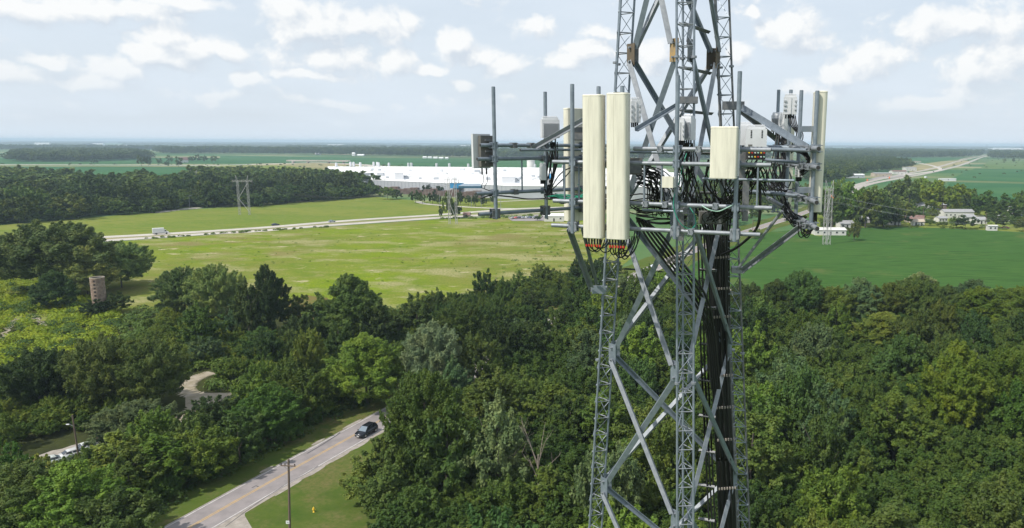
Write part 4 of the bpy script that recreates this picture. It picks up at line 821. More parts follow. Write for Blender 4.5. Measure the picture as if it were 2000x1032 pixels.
# ================================================================== VEHICLES
def car(u, v, heading, L, W, Hh, col, label, kind='suv', glass=True, scale=1, group=None, near=False):
    """heading: world direction the nose points to"""
    p = gnd(u, v); p.z = .075; h = Vector((heading[0], heading[1], 0)).normalized(); r = Vector((h.y, -h.x, 0))
    root = empty('car' if kind != 'truck' else 'box_truck', p, label, 'car' if kind != 'truck' else 'truck', group)
    def W3(x, y, z): return p + h * x + r * y + Vector((0, 0, z))
    k = L / 4.7
    if kind == 'truck':
        mb = MB(); 
        def bx(x0, x1, y, z0, z1, m, name, tz=1.0):
            q = MB(); q.add([W3(x0, -y, z0), W3(x1, -y, z0), W3(x1, y, z0), W3(x0, y, z0), W3(x0, -y, z1), W3(x0 + (x1 - x0) * tz, -y, z1), W3(x0 + (x1 - x0) * tz, y, z1), W3(x0, y, z1)], [(3, 2, 1, 0), (4, 5, 6, 7), (0, 1, 5, 4), (1, 2, 6, 5), (2, 3, 7, 6), (3, 0, 4, 7)]); return q.build(name, m, root)
        b = bx(-L / 2, L * .22, 1.25, .95, 3.5, M['white_wall'], 'cargo_box'); bx(-L / 2, L * .4, .9, .55, .9, M['steel_dark'], 'chassis')
        q = MB(); pr = [(L * .235, .6), (L * .5, .6), (L * .5, 1.35), (L * .40, 1.6), (L * .335, 2.4), (L * .235, 2.45)]
        q.add([W3(x, s * 1.05, z) for s in (-1, 1) for x, z in pr], [tuple(range(6)), tuple(range(6, 12))[::-1]] + [(i, i + 6, (i + 1) % 6 + 6, (i + 1) % 6) for i in range(6)]); cb_ = q.build('cab', M['white_wall'], root)
        for s in (-1, 1): MB().add([W3(L * .26, s * 1.06, 1.6), W3(L * .385, s * 1.06, 1.6), W3(L * .325, s * 1.06, 2.3), W3(L * .26, s * 1.06, 2.3)], [(0, 1, 2, 3)]).build('side_window', M['glass'], cb_)
        MB().add([W3(L * .402, -.95, 1.62), W3(L * .402, .95, 1.62), W3(L * .342, .95, 2.35), W3(L * .342, -.95, 2.35)], [(0, 1, 2, 3)]).build('windscreen', M['glass'], cb_)
        wx = (-L * .28, L * .36)
        wr = .48
    else:
        # lofted body: stations along x with (half width, bottom, belt height)
        st = [(-.50, .78, .45, .82), (-.46, .90, .32, .98), (-.30, .95, .25, 1.02), (0, .96, .22, 1.0), (.22, .95, .22, .98), (.36, .92, .25, .90), (.46, .84, .28, .80), (.50, .66, .36, .66)]
        if kind == 'suv': st = [(a, b, c, d * 1.06) for a, b, c, d in st]
        n = len(st); vs = []; ring = 8
        for a, w, z0, z1 in st:
            w *= W / 1.92; x = a * L; hb = z0 + (z1 - z0) * .45
            for (yy, zz) in ((-w * .82, z0), (-w, z0 + .12), (-w, hb), (-w * .93, z1), (w * .93, z1), (w, hb), (w, z0 + .12), (w * .82, z0)): vs.append(W3(x, yy, zz))
        fs = [(i * 8 + j, i * 8 + (j + 1) % 8, (i + 1) * 8 + (j + 1) % 8, (i + 1) * 8 + j) for i in range(n - 1) for j in range(8)] + [tuple(range(8))[::-1], tuple(range((n - 1) * 8, n * 8))]
        q = MB(); q.add(vs, fs, True); body = q.build('body', M['carpaint'], root)
        if kind == 'suv': rf = [(-.47, .92), (-.40, Hh * .93), (-.30, Hh), (-.02, Hh), (.08, Hh * .96), (.27, .98)]
        else: rf = [(-.40, .95), (-.25, Hh * .95), (-.16, Hh), (0, Hh), (.08, Hh * .96), (.24, .95)]
        w0, w1 = W / 2 * .90, W / 2 * .68; vs = []
        for x, z in rf:
            t = (z - .95) / (Hh - .95); w = w0 + (w1 - w0) * max(0, t); vs += [W3(x * L, -w, z), W3(x * L, w, z)]
        m = len(rf); fs = [(2 * i, 2 * i + 1, 2 * i + 3, 2 * i + 2) for i in range(m - 1)] + [tuple(range(0, 2 * m, 2))[::-1], tuple(range(1, 2 * m, 2))]
        MB().add(vs, fs).build('cabin', M['carpaint'], root)
        e = .012
        def pane(x0, x1, name, rear=False):
            pts = []
            for s in (-1, 1):
                def pt(x, z):
                    t = (z - .95) / (Hh - .95); w = w0 + (w1 - w0) * t; return W3(x * L, s * (w + e), z)
                zt = Hh * .925; zb = 1.04
                xa0 = x0 + .02; xa1 = x1 - .025 
                f_top = (x1 - .10 if x1 > .2 else x1 - .01) if not rear else x1 - .01
                b_top = x0 + (.05 if rear else .01)
                MB().add([pt(xa0, zb), pt(xa1, zb), pt(f_top, zt), pt(b_top, zt)], [(0, 1, 2, 3)]).build('side_window', M['glass'], root)
        if kind == 'suv': pane(-.43, -.24, 'q', True); pane(-.23, -.01, 'm'); pane(.0, .225, 'f')
        else: pane(-.34, -.12, 'q', True); pane(-.11, .205, 'f')
        def scr(xa, za, xb, zb, wk=.93):
            ta = (za - .95) / (Hh - .95); tb = (zb - .95) / (Hh - .95); wa = (w0 + (w1 - w0) * ta) * wk; wb = (w0 + (w1 - w0) * tb) * wk; up = Vector((0, 0, .012)); s = 1 if xa > 0 else -1
            o = h * .012 * s + up
            return MB().add([W3(xa * L, -wa, za) + o, W3(xa * L, wa, za) + o, W3(xb * L, wb, zb) + o, W3(xb * L, -wb, zb) + o], [(0, 1, 2, 3)])
        scr(rf[-1][0] - .012, rf[-1][1] + .04, rf[-2][0] + .006, rf[-2][1] - .02).build('windscreen', M['screen'], root)
        scr(rf[0][0] + .01, rf[0][1] + .12, rf[1][0] - .005, rf[1][1] - .03, .85).build('rear_window', M['glass'], root)
        if near:
            for s in (-1, 1):
                MB().add([W3(L * .478, s * W * .24, .62), W3(L * .455, s * W * .42, .66), W3(L * .44, s * W * .425, .80), W3(L * .472, s * W * .26, .76)], [(0, 1, 2, 3)]).build('headlight', M['lamp'], root)
                MB().box(W3(L * .20, s * (W / 2 + .06), 1.05), (.12, .22, .14), math.atan2(h.y, h.x)).build('wing_mirror', M['carpaint'], root)
                q = MB().tube([W3(-L * .36, s * W * .30, Hh + .015), W3(0, s * W * .30, Hh + .03)], .02, 5); q.build('roof_rail', M['slot'], root)
            q = MB().box(W3(L * .502, 0, .62), (.03, .95, .2), math.atan2(h.y, h.x)); q.build('grille', M['slot'], root)
            MB().tube([W3(L * .497, -.55, .78), W3(L * .515, 0, .66), W3(L * .497, .55, .78)], .022, 5).build('grille_trim', M['rim'], root)
            MB().box(W3(L * .503, 0, .44), (.03, .45, .13), math.atan2(h.y, h.x)).build('number_plate', M['sign_white'], root)
        wx = (-L * .30, L * .31); wr = .34
    wy = (W / 2 - .1) if kind != 'truck' else 1.0
    for x in wx:
        for s in (-1, 1):
            c = W3(x, s * wy, wr); q = MB().tube([c - r * .11, c + r * .11], wr, 14); t_ = q.build('wheel', M['tyre'], root)
            if near: MB().tube([c + r * s * .105, c + r * s * .125], wr * .62, 10).build('rim', M['rim'], t_)
    recolor(root, col); return root
def dirat(line, p):
    best = min(range(len(line) - 1), key=lambda i: (line[i] - Vector((p.x, p.y, 0))).length); return (line[best + 1] - line[best]).normalized()
rd = dirat(road_line, gnd(715, 850))
car(716, 849, -rd, 4.7, 1.9, 1.72, (.012, .014, .022), 'dark blue-black SUV driving towards the viewer on the near road', 'suv', near=True)
hd = dirat(north, gnd(648, 434))
car(648, 434.5, hd, 4.7, 1.8, 1.45, (.35, .38, .42), 'silver car on the highway, right of the white box truck', 'sedan')
car(538, 441, hd, 4.7, 1.8, 1.45, (.03, .04, .06), 'dark car on the highway between box truck and silver car', 'sedan')
car(13, 474, dirat(north, gnd(13, 474)), 4.8, 1.85, 1.45, (.03, .025, .05), 'dark car on the highway at the left edge of the picture', 'sedan')
car(314, 458, dirat(north, gnd(314, 458)), 7.6, 2.5, 3.5, (1, 1, 1), 'white box truck driving on the highway', 'truck')
sdir = dirat(street_line, gnd(150, 885))
for (u, v, c, lab) in [(148, 893, (.6, .6, .6), 'white car parked on the side street right beside the lamp pole'), (104, 908, (.55, .58, .55), 'white car parked on the side street left of the lamp pole, half under leaves'),
                       (176, 880, (.6, .62, .6), 'white car parked right of the lamp pole, half hidden by leaves'), (203, 868, (.12, .05, .05), 'dark red car parked on the side street under the spreading tree'), (66, 918, (.5, .2, .18), 'red and white car at the end of the parked row'), (205, 1005, (.6, .65, .65), 'white car showing through the leaves near the bottom edge')]:
    car(u, v, sdir, 4.5, 1.8, 1.45, c, lab, 'sedan')
k = 0
for (u, v, c, lab) in [(1001, 427.5, (.5, .5, .5), 'pale'), (1008, 427.2, (.55, .12, .1), 'red'), (1015, 426.9, (.05, .06, .08), 'black'), (1022, 427, (.3, .32, .35), 'grey'), (1029, 426.5, (.6, .6, .6), 'white'), (1036, 426.6, (.1, .12, .2), 'navy'), (1043, 426.4, (.4, .42, .45), 'silver'), (1050, 427, (.02, .02, .02), 'darkest')]:
    car(u, v, (.2, 1), 4.4, 1.8, 1.45, c, f'{lab} car in the row in the small car park by the highway', 'sedan', group='cars in the small car park by the highway')
for (u, v, c, lab) in [(1240, 526, (.5, .55, .65), 'pale blue-grey car on the road seen between the tower legs'), ]:
    car(1277, 524, rd, 4.6, 1.8, 1.5, c, lab, 'suv')
car(1964, 447, (1, .1), 4.7, 1.9, 1.45, (.16, .01, .03), 'burgundy car parked beside the small white trailer', 'sedan')
car(1993, 423, (1, .3), 4.7, 1.9, 1.45, (.02, .05, .1), 'dark blue car on the gravel lot at the right edge', 'sedan')
for i, (u, v, c, lab) in enumerate([(1735, 346, (.02, .02, .02), 'black car on the interstate beside the orange barrel'), (1775, 337.5, (.03, .03, .04), 'dark car where the slip road leaves the interstate'), (1823, 336.5, (.02, .02, .02), 'dark car by the nose of the slip road loop'), (1841, 331, (.04, .04, .06), 'dark pickup-sized car on the interstate right of the loop'), (1893, 321.5, (.05, .05, .06), 'small dark car far up the interstate'), (1878, 316, (.03, .03, .04), 'small dark car between the two carriageways far away'), (1648, 392, (.45, .03, .03), 'red car in the village street')]):
    car(u, v, dirat(hw1, gnd(u, v)), 5.2, 2.2, 1.8, c, lab, 'suv')
car(1808, 349, dirat(hw1, gnd(1808, 349)), 14, 2.6, 3.6, (1, 1, 1), 'white lorry on the interstate behind the tall village tree', 'truck')
# ================================================================== BUILDINGS
def gbox(root, name, m, c, size, rz, z0=0): 
    mb = MB().box((c[0], c[1], z0 + size[2] / 2), size, rz); return mb.build(name, m, root)
def house(u, v, w, d, h, rz, wall, roof, label, rh=2.0, windows=4, cat='house', name='house', door=True, z0=0):
    p = gnd(u, v); root = empty(name, p, label, cat); R_ = Matrix.Rotation(rz, 3, 'Z')
    T = lambda x, y, z: p + R_ @ Vector((x, y + d / 2, z))
    mb = MB(); mb.add([T(-w / 2, -d / 2, 0), T(w / 2, -d / 2, 0), T(w / 2, d / 2, 0), T(-w / 2, d / 2, 0), T(-w / 2, -d / 2, h), T(w / 2, -d / 2, h), T(w / 2, d / 2, h), T(-w / 2, d / 2, h), T(-w / 2, 0, h + rh), T(w / 2, 0, h + rh)],
                      [(0, 1, 5, 4), (2, 3, 7, 6), (1, 2, 6, 9, 5), (3, 0, 4, 8, 7)]); mb.build('wall', wall, root)
    o = .35; t = .12; mb = MB()
    for s in (-1, 1):
        e = [T(-w / 2 - o, s * (d / 2 + o), h - o * rh / (d / 2) + .05), T(w / 2 + o, s * (d / 2 + o), h - o * rh / (d / 2) + .05), T(w / 2 + o, 0, h + rh + .05), T(-w / 2 - o, 0, h + rh + .05)]
        up = Vector((0, 0, t)); mb.add(e + [x + up for x in e], [(0, 1, 2, 3), (7, 6, 5, 4), (0, 4, 5, 1), (1, 5, 6, 2), (2, 6, 7, 3), (3, 7, 4, 0)])
    mb.build('roof', roof, root)
    for i in range(windows):
        x = -w / 2 + w * (i + .5) / windows
        if door and i == windows // 2:
            MB().box(T(x, -d / 2 - .03, 1.05), (1.0, .06, 2.1), rz).build('door', M['slot'], root); continue
        f = MB().box(T(x, -d / 2 - .03, h * .55), (1.3, .06, 1.2), rz).build('window', M['siding'], root)
        MB().box(T(x, -d / 2 - .07, h * .55), (1.05, .04, .95), rz).build('pane', M['glass'], f)
    return root
house(1873, 427, 22, 8, 4.6, .08, M['siding'], M['roof_grey'], 'long white house with dark windows among the village trees', 1.6, 7)
house(1896, 432, 8, 7, 2.8, .2, M['siding'], M['roof_grey'], 'low pale outbuilding at the right end of the long white house', 1.5, 2)
house(1784, 436, 12, 9, 2.8, -.5, M['tan_siding'], M['roof_brown'], 'brown-roofed house in front of the village trees', 2.2, 3)
house(1789, 441, 3.6, 4, 2.6, 0, M['siding'], M['tan_siding'], 'left one of the two small white barn-shaped sheds', 1.3, 1, 'shed', 'shed')
house(1800, 441, 3.6, 4, 2.6, 0, M['siding'], M['tan_siding'], 'right one of the two small white barn-shaped sheds', 1.3, 1, 'shed', 'shed')
house(1842, 434, 7, 5, 2.6, .3, M['siding'], M['roof_grey'], 'small white shed between the barn sheds and the white house', 1.0, 3, 'shed', 'shed', False)
house(1939, 451, 5.6, 3.2, 3.0, 0, M['siding'], M['siding'], 'small white trailer with windows at the edge of the crop field', .3, 2, 'trailer', 'trailer', False)
house(1975, 415, 6, 8, 3, 0, M['siding'], M['roof_grey'], 'white building at the right edge beside the gravel lot', 1.2, 2)
house(1622, 460, 18, 9, 3.0, 0, M['siding'], M['siding'], 'long low white building left of the pylon behind the crop field', 1.0, 5)
house(1728, 408, 14, 9, 3.5, .1, M['siding'], M['roof_grey'], 'white house half hidden behind the trees in the middle of the village', 2, 4)
house(1808, 412, 12, 9, 4, .1, M['siding'], M['roof_grey'], 'pale house between two dark village trees', 2, 4)
house(1836, 410, 10, 8, 4, 0, M['roof_brown'], M['roof_grey'], 'dark red house left of the long white house', 2, 3)
house(1673, 348, 26, 14, 5, .1, M['grey_wall'], M['white_roof'], 'white-roofed building beside the interstate, left end of the row', 1, 4)
house(1725, 345, 30, 14, 5, .1, M['tan_siding'], M['roof_grey'], 'tan commercial building beside the interstate', 1, 5)
house(1758, 341, 26, 16, 5, .1, M['siding'], M['roof_brown'], 'brown-roofed building beside the interstate right of the tan one', 2, 4)
house(1780, 334, 22, 16, 6, .1, M['siding'], M['roof_grey'], 'last white building of the row beside the interstate', 1, 4)
house(1852, 354, 24, 6, 3.4, .1, M['white_wall'], M['white_roof'], 'long white trailer at the corner of the green field', .2, 1, 'trailer', 'trailer', False)
house(1650, 392, 18, 12, 5, .1, M['orange'], M['roof_grey'], 'low shop with a red front in the village street', .6, 3)
house(1082, 433, 13, 9, 3.6, .05, M['siding'], M['white_roof'], 'small white-roofed building beside the car park and highway', 1.2, 3, 'shed', 'shed')
house(1445, 418, 16, 11, 3.2, -.2, M['siding'], M['roof_brown'], 'red-brown roofed house by the road bend behind the tower', 2.4, 3)
house(911, 424.5, 4.5, 4, 1.6, 0, M['tan_siding'], M['roof_brown'], 'brown gabled hut beside the highway right of the pylon', 1.5, 1, 'shed', 'shed', False)
for (u, v, w, lab) in [(1700, 436, 9, 'white cottage among the trees left of the brown-roofed house'), (1748, 440, 8, 'pale cottage just left of the brown-roofed house'), (1826, 420, 9, 'pale cottage behind the barn sheds'), (1917, 438, 8, 'white cottage between the long white house and the trailer'), (1966, 434, 9, 'tan cottage behind the burgundy car'), (1655, 446, 9, 'cottage under the trees right of the pylon')]:
    house(u, v, w, 7, 2.8, .15, M['siding'], M['roof_grey'], lab, 1.6, 3)
house(361, 318, 16, 12, 6.5, .9, M['siding'], M['roof_brown'], 'white-gabled farmhouse with red-brown roof among trees on the far left', 6, 3)
for i, (u, v, w, d, lab) in enumerate([(829, 309.5, 12, 14, 'first'), (839, 309.8, 12, 14, 'second'), (850, 310.3, 13, 14, 'third'), (861, 310.8, 13, 14, 'fourth'), (872, 311, 9, 14, 'last')]):
    house(u, v, w, d, 3.5, 0, M['white_wall'], M['white_roof'], f'{lab} from the left in the row of white barns before the distant wood', 2, 3, 'barn', 'barn', False)
for i, (u, v, w, h, lab) in enumerate([(619, 302.5, 16, 4, 'long white barn left end of the far field'), (690, 305, 10, 9, 'white barn with a tall gable before the distant wood'), (703, 305, 24, 3, 'grey low barn right of the tall gabled one'), (20, 285.5, 70, 8, 'white farm buildings near the left horizon'), (82, 281.5, 130, 20, 'white building on the left horizon'), (140, 284.5, 90, 7, 'long white building near the left horizon'), (245, 283, 170, 8, 'long pale building on the left horizon'), (190, 281.5, 100, 16, 'pale building near the horizon left of the long one'), (745, 284.2, 60, 10, 'white building on the horizon above the factory'), (655, 283.4, 150, 16, 'low pale building on the horizon left of the white one'), (915, 285.4, 150, 16, 'pale buildings on the horizon left of the antenna'), (1905, 298.5, 50, 9, 'white hall where the interstate meets the horizon'), (1932, 294.5, 80, 14, 'smaller white hall right of the one on the interstate'), (1970, 290, 300, 14, 'long pale buildings on the right horizon'), (1712, 302, 40, 9, 'small white barn in the distant wood on the right')]):
    if v < 292: v += 3.2
    house(u, v, w, min(30, w), h, 0, M['white_wall'], M['white_roof'], lab, 3, 3, 'building', 'far_building', False)
# bridge of the far interstate
br = empty('overpass', gnd(622, 319), 'low concrete overpass of the far interstate left of the factory', 'bridge')
pb = gnd(622, 319); gbox(br, 'deck', M['concrete'], pb, (150, 14, 2), -.05, 4); 
for dx in (-60, -25, 25, 60): gbox(br, 'pier', M['concrete'], (pb.x + dx, pb.y), (3, 10, 4), 0)
br2 = empty('overpass', gnd(1783, 319), 'concrete overpass at the head of the slip road on the right', 'bridge'); pb = gnd(1783, 321); gbox(br2, 'deck', M['concrete'], pb, (40, 14, 2), .3, 6); gbox(br2, 'pier', M['concrete'], (pb.x - 10, pb.y), (4, 10, 6), .3)
for s in (-1, 1): gbox(br, 'parapet', M['concrete'], (gnd(622, 319).x, gnd(622, 319).y + s * 6.5), (150, .5, 1.1), -.05, 6)
# ------------------------------------------------------------------ the white factory
fx = empty('factory', gnd(1000, 372), 'huge white flat-roofed factory stretching across the middle distance', 'factory')
def corner(u, v, z): return gnd(u, v, z)
def slab(poly, z0, z1, wallm, roofm, nm='wall'):
    w = MB(); n = len(poly); w.add([(a.x, a.y, z0) for a in poly] + [(a.x, a.y, z1) for a in poly], [(i, (i + 1) % n, n + (i + 1) % n, n + i) for i in range(n)]); w.build(nm, wallm, fx)
    r = MB(); r.add([(a.x, a.y, z1 + .01) for a in poly], [tuple(range(n))]); o = r.build('roof', roofm, fx)
    if o.data.polygons[0].normal.z < 0: o.data.flip_normals()
    # parapet coping
    q = MB(); 
    for i in range(n):
        a, b = poly[i], poly[(i + 1) % n]; q.tube([(a.x, a.y, z1 + .25), (b.x, b.y, z1 + .25)], .3, 4)
    q.build('parapet', M['white_roof'], fx); return o
A1 = [corner(708, 351.5, 12), corner(1000, 364, 12), corner(1240, 366, 12), corner(1330, 366, 12), corner(1330, 338, 12), corner(742, 330, 12)]
slab(A1, 0, 12, M['grey_wall'], M['white_roof'])  # shade of the front face put into the grey wall colour
A2 = [corner(635, 332.5, 11), corner(700, 340, 11), corner(742, 337, 11), corner(760, 326.5, 11), corner(640, 326, 11)]
slab(A2, 0, 11, M['white_wall'], M['white_roof'])
A3 = [corner(746, 330, 15), corner(960, 337, 15), corner(1150, 340, 15), corner(1310, 341, 15), corner(1300, 331, 15), corner(1000, 328, 15), corner(747, 326, 15)]
slab(A3, 11, 15, M['white_wall'], M['white_roof'], 'upper_wall')
A4 = [corner(760, 343, 14), corner(1010, 349, 14), corner(1020, 344, 14), corner(775, 339, 14)]
slab(A4, 12.02, 14, M['white_wall'], M['white_roof'], 'upper_wall')
A5 = [corner(1110, 352, 14.5), corner(1290, 353, 14.5), corner(1290, 347, 14.5), corner(1110, 346, 14.5)]
slab(A5, 12.02, 14.5, M['white_wall'], M['white_roof'], 'upper_wall')
A6 = [corner(771, 338, 19), corner(788, 338, 19), corner(788, 334.5, 19), corner(771, 334, 19)]
slab(A6, 12.02, 19, M['radio'], M['white_roof'], 'rooftop_unit')
A7 = [corner(980, 346, 18), corner(1006, 346, 18), corner(1006, 340, 18), corner(980, 340, 18)]
slab(A7, 12.02, 18, M['radio'], M['white_roof'], 'rooftop_unit')
rs = random.Random(12)
for k in range(70):
    u = rs.uniform(720, 1320); t = (u - 708) / 620; v = rs.uniform(333 + 8 * t, 349 + 14 * t); q = gnd(u, v, 12); s = rs.uniform(1.2, 3.4)
    MB().box((q.x, q.y, 12 + s * .5 + (3.0 if v < 341 + 3 * t else .0)), (s * rs.uniform(1, 2.2), s * 1.4, s), 0).build('roof_vent', M['radio_fin'] if k % 3 == 0 else M['radio'], fx)
for (u, v) in [(657, 327), (685, 325), (691, 325), (704, 326), (730, 325), (737, 325), (740, 326), (760, 327), (798, 327), (804, 327), (853, 328), (878, 328), (915, 329), (1045, 330), (1100, 332)]:
    q = gnd(u, v, 12); MB().lathe([(2, 12), (2, 17), (1.6, 19)], (q.x, q.y, 0), 8).build('stack', M['radio'], fx)
for k in range(9):                                                     # expansion seams running over the big roof
    a = A1[0].lerp(A1[2], (k + .5) / 9); b = A1[5].lerp(A1[4], (k + .5) / 9); MB().tube([(a.x, a.y, 12.1), (b.x, b.y, 12.1)], .16, 4).build('roof_seam', M['roof_seam'], fx)
for k in range(4):
    a = A1[0].lerp(A1[5], (k + .7) / 5); b = A1[3].lerp(A1[4], (k + .7) / 5); MB().tube([(a.x, a.y, 12.1), (b.x, b.y, 12.1)], .3, 4).build('roof_step', M['roof_seam'], fx)
def front(u0, u1, v, D0, D1, z0, z1, m, nm):                             # a panel just in front of the factory wall
    a, b = at(u0, v, D0), at(u1, v, D1); mb = MB(); dy = 1.0
    mb.add([(a.x, a.y, z0), (b.x, b.y, z0), (b.x, b.y, z1), (a.x, a.y, z1), (a.x, a.y + dy, z0), (b.x, b.y + dy, z0), (b.x, b.y + dy, z1), (a.x, a.y + dy, z1)], [(0, 1, 2, 3), (4, 7, 6, 5), (0, 4, 5, 1), (1, 5, 6, 2), (2, 6, 7, 3), (3, 7, 4, 0)]); return mb.build(nm, m, fx)
a, b = A1[0], A1[1]
q = MB()
for k in range(18):
    c = a.lerp(b, (k + .5) / 22); MB().box((c.x, c.y - 5, 2.4 + (k * 7 % 3) * .5), (7.5, 5, 4.8 + (k * 7 % 3)), 0).build('stacked_rack', M['brown_load'], fx)
for k in range(40):
    c = a.lerp(b, (k + .5) / 40); MB().box((c.x, c.y - .15, 8), (.25, .3, 8), 0).build('wall_rib', M['radio_fin'], fx)
# curved office wing with blue glass and the blue-striped wing
def office(u0, u1, vb, h, stripe, name):
    p0, p1 = gnd(u0, vb), gnd(u1, vb); n = 14; poly = []
    for i in range(n + 1):
        t = i / n; c = p0.lerp(p1, t); bulge = 9 * math.sin(math.pi * t); poly.append((c.x, c.y - bulge))
    back = [(p1.x, p1.y + 26), (p0.x, p0.y + 26)]
    w = MB().prism(poly + back, 0, h).build('office_wing', M['white_wall'], fx)
    def band(z0, z1, m, e, nm):
        q = MB()
        for i in range(n):
            a_, b_ = poly[i], poly[i + 1]; q.add([(a_[0], a_[1] - e, z0), (b_[0], b_[1] - e, z0), (b_[0], b_[1] - e, z1), (a_[0], a_[1] - e, z1)], [(0, 1, 2, 3)])
        q.build(nm, m, w)
    band(h * .02, h * .42, M['blueglass'], .12, 'window_band')
    if stripe: band(h * .66, h * .9, M['blue'], .15, 'blue_stripe')
    q = MB()
    for i in range(n + 1): q.box((poly[i][0], poly[i][1] - .3, h * .22), (.5, .5, h * .44))
    q.build('mullion', M['white_wall'], w, kind='stuff')
office(912, 1000, 377, 10, False, 'a'); office(1044, 1112, 375, 13, True, 'b'); office(1225, 1300, 376, 12, True, 'c')
MB().prism([(p.x, p.y) for p in (corner(895, 366, 13), corner(942, 366, 13), corner(938, 361, 13), corner(905, 361, 13))], 12.1, 14).build('glass_roof', M['blueglass'], fx)
gt_ = empty('sign_tower', gnd(893, 384), 'blue-topped entrance tower in front of the factory, behind the pylon', 'sign'); pq = gnd(893, 384)
MB().box((pq.x, pq.y, 4), (7, 6, 8)).build('base', M['blueglass'], gt_); MB().box((pq.x, pq.y, 10.6), (11.5, 8, 5)).build('blue_top', M['blue'], gt_); MB().box((pq.x, pq.y, 13.35), (12.2, 8.6, .4)).build('cap', M['white_roof'], gt_)
tk_ = gnd(1037, 335, 0); tank = empty('storage_tank', tk_, 'white domed storage tank behind the factory roof', 'tank')
MB().lathe([(7.2, 0), (7.2, 19), (6.6, 20.5), (4, 22), (.1, 22.6)], tk_, 24).build('shell', M['white_wall'], tank); MB().lathe([(7.4, 0), (7.4, .6)], tk_ + Vector((0, 0, 18.6)), 24).build('rim', M['radio'], tank)
# round blue ball sign on the factory roof edge
q = gnd(1077, 352, 12); MB().lathe([(.2, 0), (2.6, .8), (3.6, 3), (3.6, 4.4), (2.4, 6.4), (.2, 7)], (q.x, q.y, 12.1), 12).build('blue_roof_ball', M['blue'], fx)
# ================================================================== SILO
sp = gnd(197, 612); silo = empty('silo', sp, 'old roofless brown tile silo overgrown at its base, left of centre in the meadow', 'silo')
st_ = at(197, 541, sp.y).z; SR = 1.9
for row in range(int(st_ / .55)):                                     # courses of curved tiles
    z0 = row * .55; n = 20
    for k in range(n):
        a0 = 2 * math.pi * (k + .5 * (row % 2)) / n; am = a0 + math.pi / n
        ang = math.atan2(-math.cos(am), math.sin(am))
        if math.sin(am) > .45: continue                                # far side never seen through the rim
        if len([c for c in silo.children]) >= 290: break
        o_ = .02 * ((k * 31 + row * 17) % 5) / 5; R1 = SR + o_
        a1 = a0 + 2 * math.pi / n * .965
        chute = abs(am - math.radians(282)) < .16
        if chute and row % 2 == 0: continue
        mb = MB(); pts = []
        for (r_, zz) in ((R1 - .14, z0), (R1, z0), (R1, z0 + .52), (R1 - .14, z0 + .52)):
            for a_ in (a0, (a0 + a1) / 2, a1): pts.append((sp.x + r_ * math.cos(a_), sp.y + r_ * math.sin(a_), zz))
        mb.add(pts, [(3, 4, 7, 6), (4, 5, 8, 7), (6, 7, 10, 9), (7, 8, 11, 10), (0, 3, 6, 9), (2, 11, 8, 5), (0, 1, 4, 3), (1, 2, 5, 4)])
        t_ = mb.build('tile', M['brick'], silo); kk = .82 + .3 * ((k * 13 + row * 29) % 7) / 7; t_.color = (kk, kk, kk, 1)
MB().lathe([(SR - .2, 0), (SR - .2, st_ - .3), (SR - .35, st_ - .3), (SR - .35, .1)], sp, 24).build('shade_liner', M['slot'], silo)  # near-black liner added to paint the shaded inside behind the chute openings
for row in range(0, int(st_ / .55), 2): 
    z = row * .55 + .27; n = 28; MB().tube([(sp.x + (SR + .04) * math.cos(2 * math.pi * i / n), sp.y + (SR + .04) * math.sin(2 * math.pi * i / n), z) for i in range(n + 1)], .03, 4).build('hoop', M['hoop'], silo)
mb = MB(); n = 28
MB().tube([(sp.x + (SR - .05) * math.cos(2 * math.pi * i / n), sp.y + (SR - .05) * math.sin(2 * math.pi * i / n), int(st_ / .55) * .55 + .05) for i in range(n + 1)], .1, 6).build('rim', M['tan_siding'], silo)
# ================================================================== POLES, PYLONS, LAMPS
def tubeb(name, pts, r, m, parent, n=6, r2=None): return MB().tube(pts, r, n, True, r2).build(name, m, parent)
p = gnd(567, 1098); hp = at(563.5, 897, p.y).z; LX = at(563.5, 897, p.y).x - p.x
up_ = empty('utility_pole', p, 'bare wooden utility pole with one crossarm standing beside the near road', 'utility pole')
tubeb('shaft', [p, p + Vector((LX, 0, hp))], .17, M['pole'], up_, 10, .12); p = p + Vector((LX * .95, 0, 0))
arm_z = at(564, 909, p.y).z; ad = Vector((1, -.12, 0)).normalized()
MB().box((p.x, p.y - .18, arm_z), (1.9, .1, .12), -.1).build('crossarm', M['pole'], up_)
for t in (-.88, -.38, .88):
    c = p + ad * t + Vector((0, -.18, arm_z - p.z + .06)); MB().lathe([(.03, 0), (.03, .06), (.075, .08), (.05, .14), (.08, .16), (.05, .24)], c, 8).build('insulator', M['insul'], up_)
tubeb('brace', [p + Vector((-.5, -.2, arm_z - .05)), p + Vector((-.02, -.18, arm_z - .5))], .02, M['steel_dark'], up_); tubeb('brace', [p + Vector((.5, -.2, arm_z - .05)), p + Vector((0, -.18, arm_z - .5))], .02, M['steel_dark'], up_)
sz = at(563, 1019, p.y).z; p = p - Vector((LX * .75, 0, 0)); sg = empty('pole_sign', (p.x, p.y - .17, sz), 'small white sign with dark marks fixed low on the roadside utility pole', 'sign')
MB().box((p.x - .02, p.y - .19, sz), (.42, .02, .42)).build('plate', M['sign_white'], sg); MB().box((p.x - .02, p.y - .205, sz + .03), (.2, .006, .05)).build('mark', M['slot'], sg); MB().box((p.x + .03, p.y - .205, sz - .06), (.05, .006, .14)).build('mark', M['slot'], sg)
